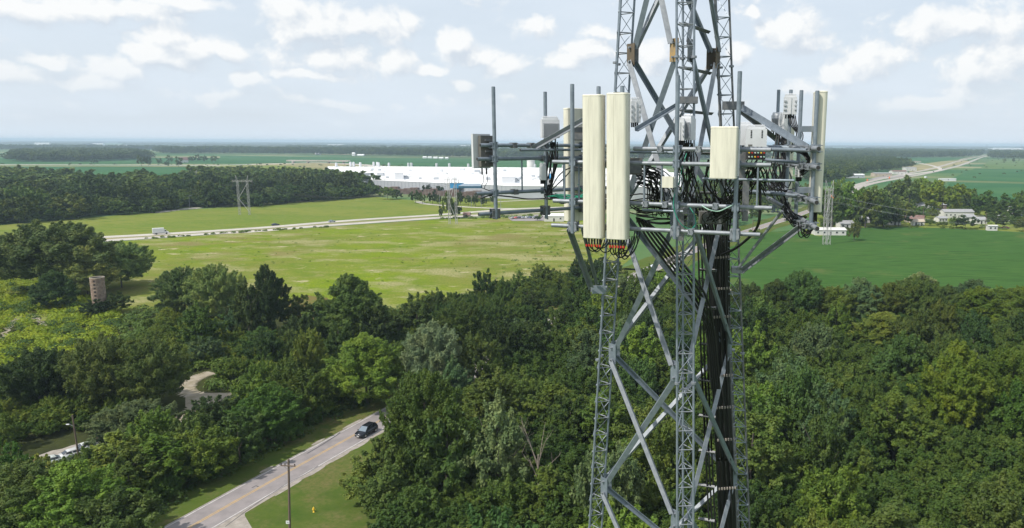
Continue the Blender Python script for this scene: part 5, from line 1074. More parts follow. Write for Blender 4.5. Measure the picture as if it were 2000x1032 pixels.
# street-lamp pole
p = gnd(155.5, 905); hp = at(152.5, 811, p.y).z
lp = empty('lamp_pole', p, 'wooden pole with a small lamp arm beside the parked cars', 'lamp pole')
tubeb('shaft', [p, p + Vector((-.25, 0, hp))], .15, M['pole'], lp, 8, .1); za = at(150, 834, p.y).z
ap = p + Vector((-.2, 0, za)); tubeb('lamp_arm', [ap, ap + Vector((-.45, 0, .32)), ap + Vector((-.8, 0, .42))], .03, M['steel_light'], lp)
MB().box(ap + Vector((-.98, 0, .40)), (.45, .2, .1)).build('lamp_head', M['sign_white'], lp)
def wire(pts, r, label, sag, m='slot', cat='power line', group=None):
    a, b = Vector(pts[0]), Vector(pts[1]); n = 16; q = [a.lerp(b, i / n) - Vector((0, 0, sag * 4 * (i / n) * (1 - i / n))) for i in range(n + 1)]
    mb = MB().tube(q, r, 5, False); return mb.build('power_line', M[m], label=label, cat=cat, group=group)
wire([p + Vector((-.2, 0, at(146, 845, p.y).z)), at(-60, 925, 95)], .012, 'single wire running from the lamp pole to the lower left', .6)
# fire hydrant
p = gnd(613, 1001); hy = empty('fire_hydrant', p, 'yellow fire hydrant standing in the mown grass near the bottom edge', 'fire hydrant')
MB().lathe([(.17, 0), (.17, .05), (.11, .06), (.11, .52), (.15, .53), (.15, .58), (.12, .60)], p, 14).build('barrel', M['hydrant'], hy)
MB().lathe([(.13, .60), (.12, .68), (.07, .76), (.035, .79), (.035, .84), (.01, .85)], p, 14).build('bonnet', M['hydrant'], hy)
for d in ((1, 0, 0), (-1, 0, 0), (0, -1, 0)):
    d = Vector(d); c = p + Vector((0, 0, .44)); tubeb('nozzle', [c, c + d * .2], .065 if d.y == 0 else .085, M['hydrant'], hy, 10)
for i, (u, v, lab) in enumerate([(528, 745, 'left'), (535, 752, 'middle'), (548, 746, 'right')]):     # small red survey flags
    p = gnd(u, v + 6); fl = empty('red_flag', p, f'small red marker, {lab} of three standing in the dark brush', 'marker', 'small red markers in the brush'); tubeb('stick', [p, p + Vector((0, 0, 2.0))], .03, M['slot'], fl); MB().box(p + Vector((.25, 0, 1.7)), (.5, .03, .55)).build('cloth', M['red'], fl)
for i, (u, v) in enumerate([(1480, 411)]): pass
# street lamps by the factory and the highway
def lamp(u, vb, vt, lab, arm=0, m='steel_light'):
    p = gnd(u, vb); h = at(u, vt, p.y).z; root = empty('street_lamp', p, lab, 'street lamp', None)
    tubeb('pole', [p, p + Vector((0, 0, h))], .16, M[m], root, 6, .1)
    if arm: tubeb('arm', [p + Vector((0, 0, h - .1)), p + Vector((arm * .6, 0, h + .3)), p + Vector((arm, 0, h + .3))], .08, M[m], root); MB().box(p + Vector((arm, 0, h + .25)), (.9, .4, .2)).build('lamp_head', M[m], root)
    else: MB().box(p + Vector((0, 0, h)), (1.0, .5, .25)).build('lamp_head', M[m], root)
lamp(371, 407, 383, 'street lamp with arm before the gap in the wood', 1.6)
for (u, vb, vt, l) in [(838, 398, 377, 'between the avenue trees left of the pylon'), (859, 401, 381, 'left of the pylon, tallest of the avenue'), (866, 384, 372, 'behind the avenue left of the pylon'), (909, 384, 368, 'right of the blue-topped tower'), (921, 405, 383, 'right of the pylon in the avenue'), (940, 406, 387, 'near the end of the avenue'), (978, 408, 390, 'beyond the end of the avenue, by the highway'), (238, 353, 344, 'above the left wood'), (311, 352, 346, 'above the left wood, right of the other')]:
    lamp(u, vb, vt, f'pale lamp post {l}')
def pylon(u, vb, vt, wpx, lab, depthdir=(0, 1), oblique=False, n=9, leg=1.1):
    """H-frame lattice pylon: two lattice masts, crossarm with peaks, diagonal braces"""
    p = gnd(u, vb); h = at(u, vt, p.y).z; dd = (p - Vector((0, 0, H))).length; w = wpx / FPX * dd; ax = Vector((1, 0, 0)) if not oblique else Vector((.35, .94, 0)); ay = Vector((-ax.y, ax.x, 0))
    root = empty('pylon', p, lab, 'pylon'); rr_ = .085; hm_ = h * .86
    for s in (-1, 1):
        c = p + ax * s * w / 2; mb = MB(); k = leg / 2
        cs = [Vector((a * k, b * k, 0)) for a, b in ((-1, -1), (1, -1), (1, 1), (-1, 1))]
        for q in cs: mb.tube([c + q, c + q + Vector((0, 0, hm_))], rr_, 4)
        m = 14
        for i in range(m):
            z0, z1 = hm_ * i / m, hm_ * (i + 1) / m
            for j in range(4):
                a, b = cs[j], cs[(j + 1) % 4]
                if i % 2: a, b = b, a
                mb.tube([c + a + Vector((0, 0, z0)), c + b + Vector((0, 0, z1))], rr_ * .5, 3)
        mb.build('mast', M['pylon'], root)
        mb = MB(); 
        for q in cs[:2]: mb.tube([c + q + Vector((0, 0, hm_)), c + ax * s * .9 + Vector((0, 0, h))], rr_, 4)
        mb.build('peak', M['pylon'], root)
    mb = MB(); za, zb = hm_ - .5, hm_ + .5; e = w * 1.05
    for z in (za, zb): mb.tube([p - ax * e + Vector((0, 0, z)), p + ax * e + Vector((0, 0, z))], rr_ * .8, 4)
    for i in range(12): 
        x0, x1 = -e + 2 * e * i / 12, -e + 2 * e * (i + 1) / 12; mb.tube([p + ax * x0 + Vector((0, 0, za if i % 2 else zb)), p + ax * x1 + Vector((0, 0, zb if i % 2 else za))], rr_ * .5, 3)
    mb.build('crossarm', M['pylon'], root)
    for a, b in ((0.08, .42), (.42, .80)):
        z0, z1 = h * a, h * b
        for q in ((1, -1) if a < .1 else (-1, 1),):
            tubeb('brace', [p + ax * q[0] * w / 2 + Vector((0, 0, z0)), p + ax * q[1] * w / 2 + Vector((0, 0, z1))], .16, M['pylon'], root, 4)
    for t in (-.95, 0, .95):
        c = p + ax * e * t + Vector((0, 0, za)); MB().lathe([(.05, -2.2), (.16, -2.1), (.16, -.2), (.05, 0)], c, 6).build('insulator', M['insul'], root)
    return root, [p + ax * e * t + Vector((0, 0, za - 2.2)) for t in (-.95, 0, .95)]
M['pylon'] = mat('pylon_steel', (.42, .41, .41), .6, .1)
p1, a1_ = pylon(478, 420, 343, 17, 'lattice H-frame pylon in front of the left wood')
p2, a2_ = pylon(885, 438, 335, 13, 'lattice H-frame pylon beside the highway in front of the factory')
p3, a3_ = pylon(1614, 478, 352, 8, 'tall slender lattice pylon at the edge of the crop field beside the tall right antenna', leg=1.5)
p4, a4_ = pylon(381, 368, 332, 9, 'farther H-frame pylon rising out of the left wood')
for i in range(3):
    wire([a1_[i], a4_[i]], .05, f'{["left", "middle", "right"][i]} of three faint high-voltage wires over the left wood', 4, 'slot', group='high-voltage wires over the left wood')
    wire([a2_[i], a1_[i]], .05, f'{["left", "middle", "right"][i]} of three faint high-voltage wires over the meadow between two pylons', 9, 'slot', group='high-voltage wires between the pylons')
for i in range(3):
    wire([a3_[i], at(2060, 431 + 5 * i, 340)], .013, ['top', 'middle', 'lowest'][i] + ' wire of the upper set from the slender pylon across the village', 3, 'radio_fin', group='wires from the slender pylon')
    wire([at(2060, 446 + 3 * i, 340), a3_[i] - Vector((0, 0, 3))], .012, ['top', 'middle', 'lowest'][i] + ' wire of the lower set from the slender pylon across the village', 3, 'radio_fin', group='lower wires from the slender pylon')
# poles in the village
for (u, vb, vt, lab) in [(1924, 449, 415, 'wooden pole beside the white trailer'), (1802, 436, 404, 'pale pole right of the brown-roofed house'), (1470, 458, 428, 'wooden pole at the road bend'), (1000, 431, 413, 'thin pole in the car park')]:
    p = gnd(u, vb); h = at(u, vt, p.y).z; r_ = empty('utility_pole', p, lab, 'utility pole'); tubeb('shaft', [p, p + Vector((0, 0, h))], .16, M['pole'], r_); MB().box(p + Vector((0, 0, h - .8)), (2.4, .12, .14)).build('crossarm', M['pole'], r_)
p = gnd(1457, 580); cy = empty('marker_post', p, 'small red post at the corner of the crop field', 'post'); MB().lathe([(.25, 0), (.22, 1.1), (.3, 1.15), (.2, 1.7), (.05, 1.8)], p, 8).build('post', M['red'], cy)
sheet('dirt_patch', pxs((1425, 566), (1450, 560), (1480, 574), (1496, 584), (1470, 588), (1430, 584)), M['dirt'], .075)
for i, (u, v, lab) in enumerate([(1737, 349, 'upper'), (1694, 354, 'lower')]):
    p = gnd(u, v); bb = empty('traffic_barrel', p, f'{lab} of two orange traffic markers on the interstate', 'barrel'); MB().lathe([(1.0, 0), (.9, 2.2), (.6, 2.8)], p, 10).build('drum', M['orange'], bb)
for (u, v0, vt, w, lab) in [(1798, 289.5, 281, .9, 'thin radio mast on the right horizon'), (1927, 290, 282, .9, 'thin mast above the end of the interstate')]:
    p = gnd(u, v0 + 2); h = at(u, vt, p.y).z; r_ = empty('radio_mast', p, lab, 'mast'); tubeb('shaft', [p, p + Vector((0, 0, h))], 2.0, M['steel_dark'], r_)
p = gnd(1994, 289); wt = empty('water_tower', p, 'pale water tower on the right horizon', 'water tower'); hw_ = at(1994, 282, p.y).z; tubeb('shaft', [p, p + Vector((0, 0, hw_))], 4, M['white_wall'], wt); MB().lathe([(3, 0), (18, 6), (20, 12), (15, 20), (2, 23)], p + Vector((0, 0, hw_ - 12)), 12).build('tank', M['white_wall'], wt)
# ================================================================== THE LATTICE TOWER
LEGPTS = {}   # three legs, each a line through two measured points
def legline(uT, vT, D_T, uB, vB, D_B): return at(uT, vT, D_T), at(uB, vB, D_B)
LEG = [legline(1214.5, 109, 14.95, 1163, 970, 15.20), legline(1337, 98, 13.85, 1337, 1023, 13.45), legline(1411, 118, 15.45, 1446, 970, 15.70)]
Z0T, ZTOP = 0.0, 64.0
def lp_(i, z): a, b = LEG[i]; return a + (b - a) * ((z - a.z) / (b.z - a.z))
tower = empty('lattice_tower', (lp_(0, 0) + lp_(1, 0) + lp_(2, 0)) / 3, 'tall three-legged galvanised lattice tower carrying the antennas', 'tower')
cen = lambda z: (lp_(0, z) + lp_(1, z) + lp_(2, z)) / 3
BAY = 3.05; ZG = 53.70                                        # gusset levels: ZG - k*BAY
STEP = BAY / 8
for i in range(3):
    leg = empty('leg', lp_(i, 0) - tower.location); leg.parent = tower
    def chord_off(z, k):
        out = (lp_(i, z) - cen(z)); out.z = 0; out.normalize(); a = math.atan2(out.y, out.x) + math.pi + [0, 2 * math.pi / 3, -2 * math.pi / 3][k]
        return lp_(i, z) + Vector((math.cos(a), math.sin(a), 0)) * .185
    for k in range(3):
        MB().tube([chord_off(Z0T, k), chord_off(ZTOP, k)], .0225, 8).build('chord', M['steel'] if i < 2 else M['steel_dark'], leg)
    zs = []; z = 40.4
    while z < 57.6: zs.append(z); z += STEP
    for n_, z in enumerate(zs):                                # horizontal ties: a flat triangle of small bars per level
        q = MB()
        for k in range(3): q.tube([chord_off(z, k), chord_off(z, (k + 1) % 3)], .011, 5)
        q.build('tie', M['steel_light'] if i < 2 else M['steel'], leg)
    for k in range(3):                                         # bent lacing rod down each side of the leg, one long zigzag
        for s0 in (0, 1):
            q = MB(); pts = []
            for n_, z in enumerate(zs): pts.append(chord_off(z, k if (n_ + s0) % 2 else (k + 1) % 3))
            if s0 == 0: q.tube(pts, .0085, 4, False).build('lacing_rod', M['steel'], leg)
    q = MB()                                                    # lacing out of the picture, top and bottom
    z = .4; n_ = 0
    while z < ZTOP:
        if not (40.2 < z < 57.6):
            for k in range(3):
                q.tube([chord_off(z, k), chord_off(z, (k + 1) % 3)], .011, 3, False)
                a, b = (k, (k + 1) % 3) if n_ % 2 else ((k + 1) % 3, k); q.tube([chord_off(z, a), chord_off(min(z + STEP, ZTOP), b)], .0085, 3, False)
        z += STEP; n_ += 1
    q.build('lacing', M['steel'], leg, kind='stuff')
    for zz in (ZG - 2 * BAY * k - .15 for k in range(-1, 4)):   # splice flanges
        for k in range(3):
            c = chord_off(zz, k); MB().lathe([(.05, -.02), (.05, .02)], c, 10).build('flange', M['steel_light'], leg)
# X bracing on three faces
pairs = [(0, 1), (1, 2), (2, 0)]
zlev = [ZG - BAY * k for k in range(-3, 17)]
for (i, j) in pairs:
    for n_, (za, zb) in enumerate(zip(zlev[:-1], zlev[1:])):
        if zb < 1: continue
        mid = (lp_(i, za) + lp_(j, zb)) / 2; outn = (lp_(i, za) + lp_(j, za)) / 2 - cen(za); outn.z = 0; outn.normalize()
        d = (lp_(j, za) - lp_(i, za)); d.z = 0; d.normalize(); ins = .27
        for s, (p_, q_) in enumerate((((i, za), (j, zb)), ((j, za), (i, zb)))):
            sd_ = 1 if p_[0] == i else -1
            off = outn * (.045 if s == 0 else -.045)
            A_ = lp_(p_[0], p_[1] - .13) + d * ins * sd_ + off; B_ = lp_(q_[0], q_[1] + .13) - d * ins * sd_ + off
            bright = (s == 0) != (i == 1)  # one diagonal of each X lighter: sunlit look put into the steel colour
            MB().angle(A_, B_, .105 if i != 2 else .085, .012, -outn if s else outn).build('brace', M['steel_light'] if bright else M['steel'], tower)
    for n_, z in enumerate(zlev[1:]):
        if z < 1: continue
        for (a, sgn) in ((i, 1), (j, -1)):
            d = (lp_(j, z) - lp_(i, z)); d.z = 0; d.normalize()
            outn = (lp_(i, z) + lp_(j, z)) / 2 - cen(z); outn.z = 0; outn.normalize()
            c = lp_(a, z) + d * .245 * sgn; r = Matrix((d, outn, Vector((0, 0, 1)))).transposed()
            rusty = z > 53 and (a, i) == (1, 0); brown = z > 53 and (a, i) in ((0, 0), (2, 1), (2, 2))
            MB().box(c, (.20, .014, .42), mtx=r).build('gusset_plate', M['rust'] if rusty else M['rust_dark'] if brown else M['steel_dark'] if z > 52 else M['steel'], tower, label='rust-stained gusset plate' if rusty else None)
            for bz in (-.13, .13):
                if 42 < z < 56: MB().tube([c + outn * -.06 + Vector((0, 0, bz)), c + outn * .06 + Vector((0, 0, bz))], .022, 6).build('bolt', M['steel_light'], tower)
# perforated cable brackets between the centre and the right leg
def near_cable(z, t=.5): return lp_(1, z).lerp(lp_(2, z), t)
zb_ = 56.6; brackets = []
while zb_ > 41:
    a = lp_(1, zb_).lerp(lp_(2, zb_), .12); b = lp_(1, zb_).lerp(lp_(2, zb_), .86); inn = (cen(zb_) - (a + b) / 2).normalized() * .16
    top = zb_ > 52.4
    if not top: a = at(1366, 500, 15.0); a = Vector((a.x + (50 - zb_) * .02, 15.0, zb_)); b = a + Vector((.34, -.12, 0)); inn = Vector((0, .05, 0))
    MB().angle(a + inn, b + inn, .07, .008, (0, 0, 1)).build('cable_bracket', M['steel_dark'], tower)
    q = MB()
    for k in range(7):
        c = (a + inn).lerp(b + inn, (k + .7) / 7.5); q.tube([c + Vector((0, -.02, .0)), c + Vector((0, -.045, 0))], .014, 6)
    q.build('bracket_hole_discs', M['radio'] if top else M['slot'], tower, kind='stuff')  # raised discs, not openings: pale like sky behind, dark lower down like shade
    brackets.append(zb_); zb_ -= .80
# ------------------------------------------------------------------ sector frames
def on(L, u, z):
    lo, hi = -1.0, 2.0
    for _ in range(40):
        m = (lo + hi) / 2; P_ = L[0] + (L[1] - L[0]) * m
        if proj((P_.x, P_.y, z))[0] < u: lo = m
        else: hi = m
    P_ = L[0] + (L[1] - L[0]) * m; return Vector((P_.x, P_.y, z))
LA = (Vector((-1.14, 13.3, 0)), Vector((2.4, 12.05, 0)))
_b0 = at(963, 300, 14.45); LB = (Vector((_b0.x - .23, _b0.y - .19, 0)), Vector((_b0.x + .766 * 3.3, _b0.y + .643 * 3.3, 0)))
def onC(D, z):                                               # the right frame runs straight away from the viewer
    return Vector((3.59, D, z))
def zat(u, v, D): return at(u, v, D).z
def hollow(name, a, b, r, m, parent, cap=True):
    d = (b - a).normalized(); o = MB().tube([a, b], r, 12).build(name, m, parent)
    for e, s in ((a, -1), (b, 1)):                             # dark disc painted for the shade inside the pipe end
        MB().tube([e + d * s * .001, e + d * s * .004], r * .8, 12).build('pipe_mouth_shade', M['slot'], o)
    return o
def clamp(c, d, parent, s=.11, m='steel'):
    """U-bolt clamp: two plates and four studs round a pipe crossing"""
    d = Vector(d).normalized(); n = Vector((d.y, -d.x, 0)); r = Matrix((d, n, Vector((0, 0, 1)))).transposed(); q = MB()
    q.box(c + n * .055, (s * 1.3, .012, s * 1.5), mtx=r); q.box(c - n * .055, (s * 1.3, .012, s * 1.5), mtx=r)
    for a in (-1, 1):
        for b in (-1, 1): q.tube([c + d * a * s * .5 + Vector((0, 0, b * s * .55)) - n * .1, c + d * a * s * .5 + Vector((0, 0, b * s * .55)) + n * .1], .009, 5)
    return q.build('clamp', M[m], parent)
PR = .037
dA = (LA[1] - LA[0]).normalized(); nA = Vector((dA.y, -dA.x, 0))       # nA points towards the viewer
FA = empty('sector_frame', on(LA, 1285, 51.2), 'front antenna frame of horizontal pipes, nearest to the viewer', 'antenna mount')
def pipeA(u0, v0, u1, v1, r=PR, back=0.0, name='pipe'):
    z = (zat(u0, v0, on(LA, u0, 51).y + back) + zat(u1, v1, on(LA, u1, 51).y + back)) / 2
    a, b = on(LA, u0, z) - nA * back, on(LA, u1, z) - nA * back
    hollow(name, a, b, r, M['steel_light'] if r > .03 else M['steel'], FA); return z
zA_low = pipeA(1078, 441, 1485, 458); zA_2 = pipeA(1081, 396, 1508, 403); zA_3 = pipeA(1080, 321, 1506, 318, PR, .0); zA_4 = pipeA(1238, 290, 1506, 294)
pipeA(1130, 297, 1315, 298, .022, .15); pipeA(1360, 351, 1545, 351, .022, .5); pipeA(1243, 412, 1330, 412, .022, .35)
for (u, vt, vb) in [(1122, 165, 456), (1322, 148, 467), (1438.5, 140, 472)]:
    b = on(LA, u, 51) + nA * .085; zt, z0 = zat(u, vt, b.y), zat(u, vb, b.y); hollow('mount_pipe', Vector((b.x, b.y, zt)), Vector((b.x, b.y, z0)), PR, M['steel'], FA)
    for z in (zA_low, zA_2, zA_3, zA_4):
        if z == zA_4 and u < 1200: continue
        clamp(Vector((b.x, b.y, z)) - nA * .04, dA, FA, .12 if z == zA_low else .09, 'steel_light' if z == zA_low else 'steel')
for u in (1172, 1217):                                          # pipes behind the two tall antennas
    b = on(LA, u, 51) + nA * .085; hollow('mount_pipe', Vector((b.x, b.y, 52 + .95)), Vector((b.x, b.y, 52 - 1.62)), PR, M['steel'], FA)
for u in (1103, 1131, 1258, 1292, 1478):
    b = on(LA, u, 51); MB().tube([Vector((b.x, b.y, zA_3)), Vector((b.x, b.y, zA_2))], .017, 8).build('upright', M['steel'], FA)
# left frame
dB = (LB[1] - LB[0]).normalized(); nB = Vector((-dB.y, dB.x, 0))
FB = empty('sector_frame', on(LB, 1030, 51.2), 'left antenna frame of horizontal pipes reaching out over the factory', 'antenna mount')
def pipeB(u0, v0, u1, v1=None, r=PR, off=0.0):
    a0 = on(LB, u0, 51); z = zat(u0, v0, a0.y); hollow('pipe', on(LB, u0, z) + nB * off, on(LB, u1, z) + nB * off, r, M['steel'], FB); return z
zB = [pipeB(938, 284, 1215), pipeB(932, 311, 1215), pipeB(930, 378.5, 1215), pipeB(935, 419, 1215)]
pipeB(1003, 293, 1145, None, .026, -.25)
for (u, vt, vb) in [(963.5, 170, 428), (1062, 180, 427), (1137, 190, 420), (1192, 200, 420)]:
    b = on(LB, u, 51) - nB * .085; zt, z0 = zat(u, vt, b.y), zat(u, vb, b.y); hollow('mount_pipe', Vector((b.x, b.y, zt)), Vector((b.x, b.y, z0)), PR, M['steel'], FB)
    for z in zB: clamp(Vector((b.x, b.y, z)) + nB * .04, dB, FB, .13 if z == zB[3] else .09, 'steel_dark' if z == zB[3] else 'steel')
for u in (1020, 1101): b = on(LB, u, 51); MB().tube([Vector((b.x, b.y, zB[1])), Vector((b.x, b.y, zB[2]))], .017, 8).build('upright', M['steel'], FB)
# right frame
FC = empty('sector_frame', onC(14.4, 51.2), 'right antenna frame seen end-on with open pipe ends', 'antenna mount')
def pipeC(u, v, D1, r=PR * 1.15, D0=12.5, x1=0.0, dz=0.0):
    q = at(u, v, D0); b = Vector((q.x + x1, D1, q.z + dz)); hollow('pipe', q, b, r, M['steel_light'], FC); return q.z
zC = [pipeC(1599, 291, 16.6), pipeC(1598, 328, 16.6), pipeC(1595, 396, 16.6, dz=.08), pipeC(1596, 447, 16.6, dz=.2)]
for (D, vt, u, z0) in [(12.95, 178, 1596.5, -1.40), (14.0, 177, 1565.5, -1.45), (15.05, 176, 1545, -1.5), (16.2, 176, 1521, -1.5)]:
    q = at(u, vt, D); hollow('mount_pipe', Vector((q.x, D, q.z)), Vector((q.x, D, 52 + z0)), PR, M['steel'], FC)
    for z in zC: clamp(Vector((q.x + .03, D, z)), (0, 1, 0), FC, .1)
for z, zz in ((zC[0], 0), (zC[2], 1)): MB().tube([at(1440, 0, 13.6) * 0 + Vector((3.55, 14.4, z)), Vector((lp_(2, z).x, lp_(2, z).y, z))], .05, 8).build('standoff_arm', M['steel'], FC)
# stand-off arms from tower legs to frames
for z in (zA_3 - .05, zA_low + .35):
    for (i, u) in ((0, 1180), (1, 1337), (2, 1455)): 
        a = lp_(i, z); b = on(LA, u, z) - nA * .04; MB().tube([a, b], .04, 8).build('standoff_arm', M['steel_dark'], FA)
for z in (zB[1] - .05, zB[3] + .3): MB().tube([lp_(0, z), on(LB, 1150, z)], .045, 8).build('standoff_arm', M['steel_dark'], FB)
for (u, v0, v1, D) in [(1456, 352, 432, 13.0), (1450, 296, 350, 13.1), (1330, 395, 470, 13.2)]:
    a, b = at(u, v0, D), at(u, v1, D); MB().box((a + b) / 2, (.10, .10, (a - b).length)).build('mast_bracket', M['steel_dark'], FA)
# diagonal struts to leg brackets
def strut(a, b, parent, w=.06, m='steel_light', flat=True):
    return MB().angle(a, b, w, .01, (0.2, -1, .1)).build('strut', M[m], parent)
brk0 = at(1172, 562, 15.0); MB().box(brk0 + Vector((-.02, -.12, 0)), (.34, .2, .09)).build('leg_bracket', M['steel_light'], tower); MB().box(brk0 + Vector((-.02, -.23, 0)), (.28, .02, .16)).build('leg_bracket', M['steel'], tower)
strut(at(1111, 446, 13.6), at(1154, 563, 14.7), FA, .085); strut(at(1137, 446, 13.45), at(1166, 556, 14.75), FA, .05)
strut(at(1107, 446, 16), at(1118, 420, 16), FB, .05, 'steel')
brk2 = at(1441, 527, 14.9); MB().box(brk2, (.26, .2, .12)).build('leg_bracket', M['steel_light'], tower)
MB().tube([at(1440, 527, 14.6), at(1528, 412, 13.9)], .032, 8).build('strut', M['steel_light'], FC); MB().angle(at(1448, 530, 14.6), at(1563, 444, 13.3), .085, .012, (0, -1, .3)).build('strut', M['steel_light'], FC)
q_ = at(1441, 207, 15.2); MB().box(q_ + Vector((-.1, -.05, 0)), (.42, .2, .16)).build('leg_bracket', M['steel_dark'], tower)
MB().angle(at(1446, 210, 15.0), at(1575, 289, 13.4), .105, .012, (0, -1, .3)).build('strut', M['steel'], FC); MB().angle(at(1444, 216, 15.1), at(1518, 275, 16.0), .09, .012, (0, -1, .3)).build('strut', M['steel_dark'], FC)
MB().angle(at(1324, 205, 13.9), at(1242, 254, 13.0), .07, .01, (0, -1, .2)).build('strut', M['steel'], FA); MB().box(at(1343, 196, 13.7), (.36, .2, .12)).build('leg_bracket', M['steel_dark'], tower)
MB().angle(at(1148, 231, 14.4), at(1042, 290, 14.9), .085, .01, (0, -1, .3)).build('strut', M['steel_light'], FB)
MB().tube([at(1500, 292, 13.8), at(1576, 294, 13.0)], .035, 8).build('strut', M['steel'], FC); MB().tube([at(1470, 374, 14.6), at(1570, 384, 13.6)], .032, 8).build('strut', M['steel'], FC); MB().tube([at(1490, 312, 14.3), at(1560, 318, 13.4)], .03, 8).build('strut', M['steel'], FC)
hollow('pipe', at(1499, 386, 13.9), at(1530, 404, 13.4), .035, M['steel_light'], FC)
# ================================================================== ANTENNAS
def panel(c, w, h, d, face, label, mt='cream', edge=.07, back='greybox', slope=0.0, seams=1, cap=True):
    """tall radome with rounded long edges: c = centre of the front face's top, face = outward normal"""
    f = Vector(face).normalized(); r = Vector((f.y, -f.x, 0)) * -1
    top = c.z; root = empty('panel_antenna', (c.x, c.y, c.z - h), label, 'antenna')
    prof = []
    for (cx, cy, a0) in ((w / 2 - edge, -edge, 0), (-w / 2 + edge, -edge, 90)):
        for k in range(6): a = math.radians(a0 + 18 * k); prof.append((cx + edge * math.cos(a), cy + edge * math.sin(a)))
    prof += [(-w / 2, -d + .01), (-w / 2 + .02, -d), (w / 2 - .02, -d), (w / 2, -d + .01)]
    n = len(prof)
    def ring(z, k=1.0, dz=0): return [Vector((c.x, c.y, 0)) + r * (x * k) + f * ((y + d / 2) * k - d / 2) + Vector((0, 0, z + dz)) + f * slope * (z - top) for x, y in prof]
    mb = MB(); vs = ring(top - h) + ring(top); mb.add(vs, [(i, (i + 1) % n, n + (i + 1) % n, n + i) for i in range(n)], True)
    b = mb.build('radome', M[mt], root)
    if cap:
        for z, dz in ((top, 1), (top - h, -1)):
            q = MB(); vs = ring(z, 1.02, 0) + ring(z, 1.02, .018 * dz) + ring(z, .94, .03 * dz); q.add(vs, [(i, (i + 1) % n, n + (i + 1) % n, n + i) for i in range(n)] + [(n + i, n + (i + 1) % n, 2 * n + (i + 1) % n, 2 * n + i) for i in range(n)] + [tuple(range(2 * n, 3 * n)) if dz > 0 else tuple(range(2 * n, 3 * n))[::-1]]); q.build('end_cap', M[mt], root)
    for k in range(seams):
        x = w * (-.12 + .2 * k); p0 = Vector((c.x, c.y, top - .02)) + r * x + f * .002; p1 = Vector((c.x, c.y, top - h + .02)) + r * x + f * (.002 - slope * h)
        MB().tube([p0, p1], .0016, 4).build('seam', M['cream_edge'], root)
    return root
def cable(name, pts, r=.011, m='black', parent=None, n=6, **kw): return MB().tube(pts, r, n, False).build(name, M[m], parent, **kw)
def bez(a, b, c, d, n=12):
    out = []
    for i in range(n + 1):
        t = i / n; out.append(a * (1 - t) ** 3 + b * 3 * t * (1 - t) ** 2 + c * 3 * t * t * (1 - t) + d * t ** 3)
    return out
cr = random.Random(5)
def connectors(root, c, n, span, dirv, label=None, drop=.10):
    for k in range(n):
        p = c + Vector(dirv) * span * ((k + .5) / n - .5); MB().tube([p, p - Vector((0, 0, drop))], .016, 6).build('connector', M['black'], root)
fA = nA
def A_at(u, v, off): b = on(LA, u, 51) + nA * off; return Vector((b.x, b.y, zat(u, v, b.y)))
c = A_at(1169, 188, .36); h_ = c.z - A_at(1175, 464, .36).z
a1 = panel(c, .365, h_, .21, nA, 'left one of the two tall cream panel antennas on the front frame', slope=.012)
c2 = A_at(1215, 185, .36); h2 = c2.z - A_at(1218, 466, .36).z
a2 = panel(c2, .375, h2, .21, nA, 'right one of the two tall cream panel antennas on the front frame', slope=.012)
for (ant, cc_, hh_) in ((a1, c, h_), (a2, c2, h2)):
    for z in (-.25, -.75, -hh_ + .3): MB().box(cc_ + Vector((0, 0, z)) - nA * .26, (.12, .14, .09), math.atan2(dA.y, dA.x)).build('bracket', M['steel_dark'], ant)
    connectors(ant, cc_ - nA * .1 + Vector((0, 0, -hh_ - .03)), 6, .32, dA)
# short wide antenna on the right pipe of the front frame
c3 = A_at(1419, 251, .42); h3 = c3.z - A_at(1419, 346, .42).z
a3 = panel(c3, .43, h3, .12, nA, 'short wide cream box antenna at the right of the front frame', edge=.025, seams=0)
fr = MB().box(c3 + Vector((0, 0, -h3 / 2)) - nA * .17 + dA * .01, (.44, .1, h3 * .97), math.atan2(dA.y, dA.x)); fr.build('housing', M['radio'], a3)
connectors(a3, c3 - nA * .12 + Vector((0, 0, -h3 - .02)), 4, .3, dA, drop=.08)
# small cream box low on the middle pipe
c4 = A_at(1312, 345, .28); a4 = empty('small_antenna_box', c4, 'small square cream box on the middle pipe of the front frame', 'antenna')
h4 = c4.z - A_at(1312, 367, .28).z
MB().box(c4 + Vector((0, 0, -h4 / 2)), (.19, .04, h4), math.atan2(dA.y, dA.x)).build('cover', M['cream'], a4); MB().box(c4 + Vector((0, 0, -h4 / 2)) - nA * .07 + dA * .015, (.20, .10, h4 * .94), math.atan2(dA.y, dA.x)).build('housing', M['radio'], a4)
# antenna behind the left front pipe, turned away
qb = on(LB, 1129, 51) + nB * .25; cb2 = Vector((qb.x, qb.y, zat(1129, 215, qb.y)))
a5 = panel(cb2, .46, cb2.z - zat(1129, 428, qb.y), .2, nB, 'cream antenna seen from behind between the left front pipe and the tall pair', seams=1)
ch = MB(); z5 = cb2.z
for z in (-.32, -1.1): MB().box(cb2 - nB * .26 + Vector((0, 0, z - .12)), (.34, .10, .14), math.atan2(dB.y, dB.x)).build('bracket', M['steel_dark'], a5)
connectors(a5, cb2 - nB * .1 + Vector((0, 0, -(cb2.z - zat(1129, 428, qb.y)) - .03)), 4, .34, dB)
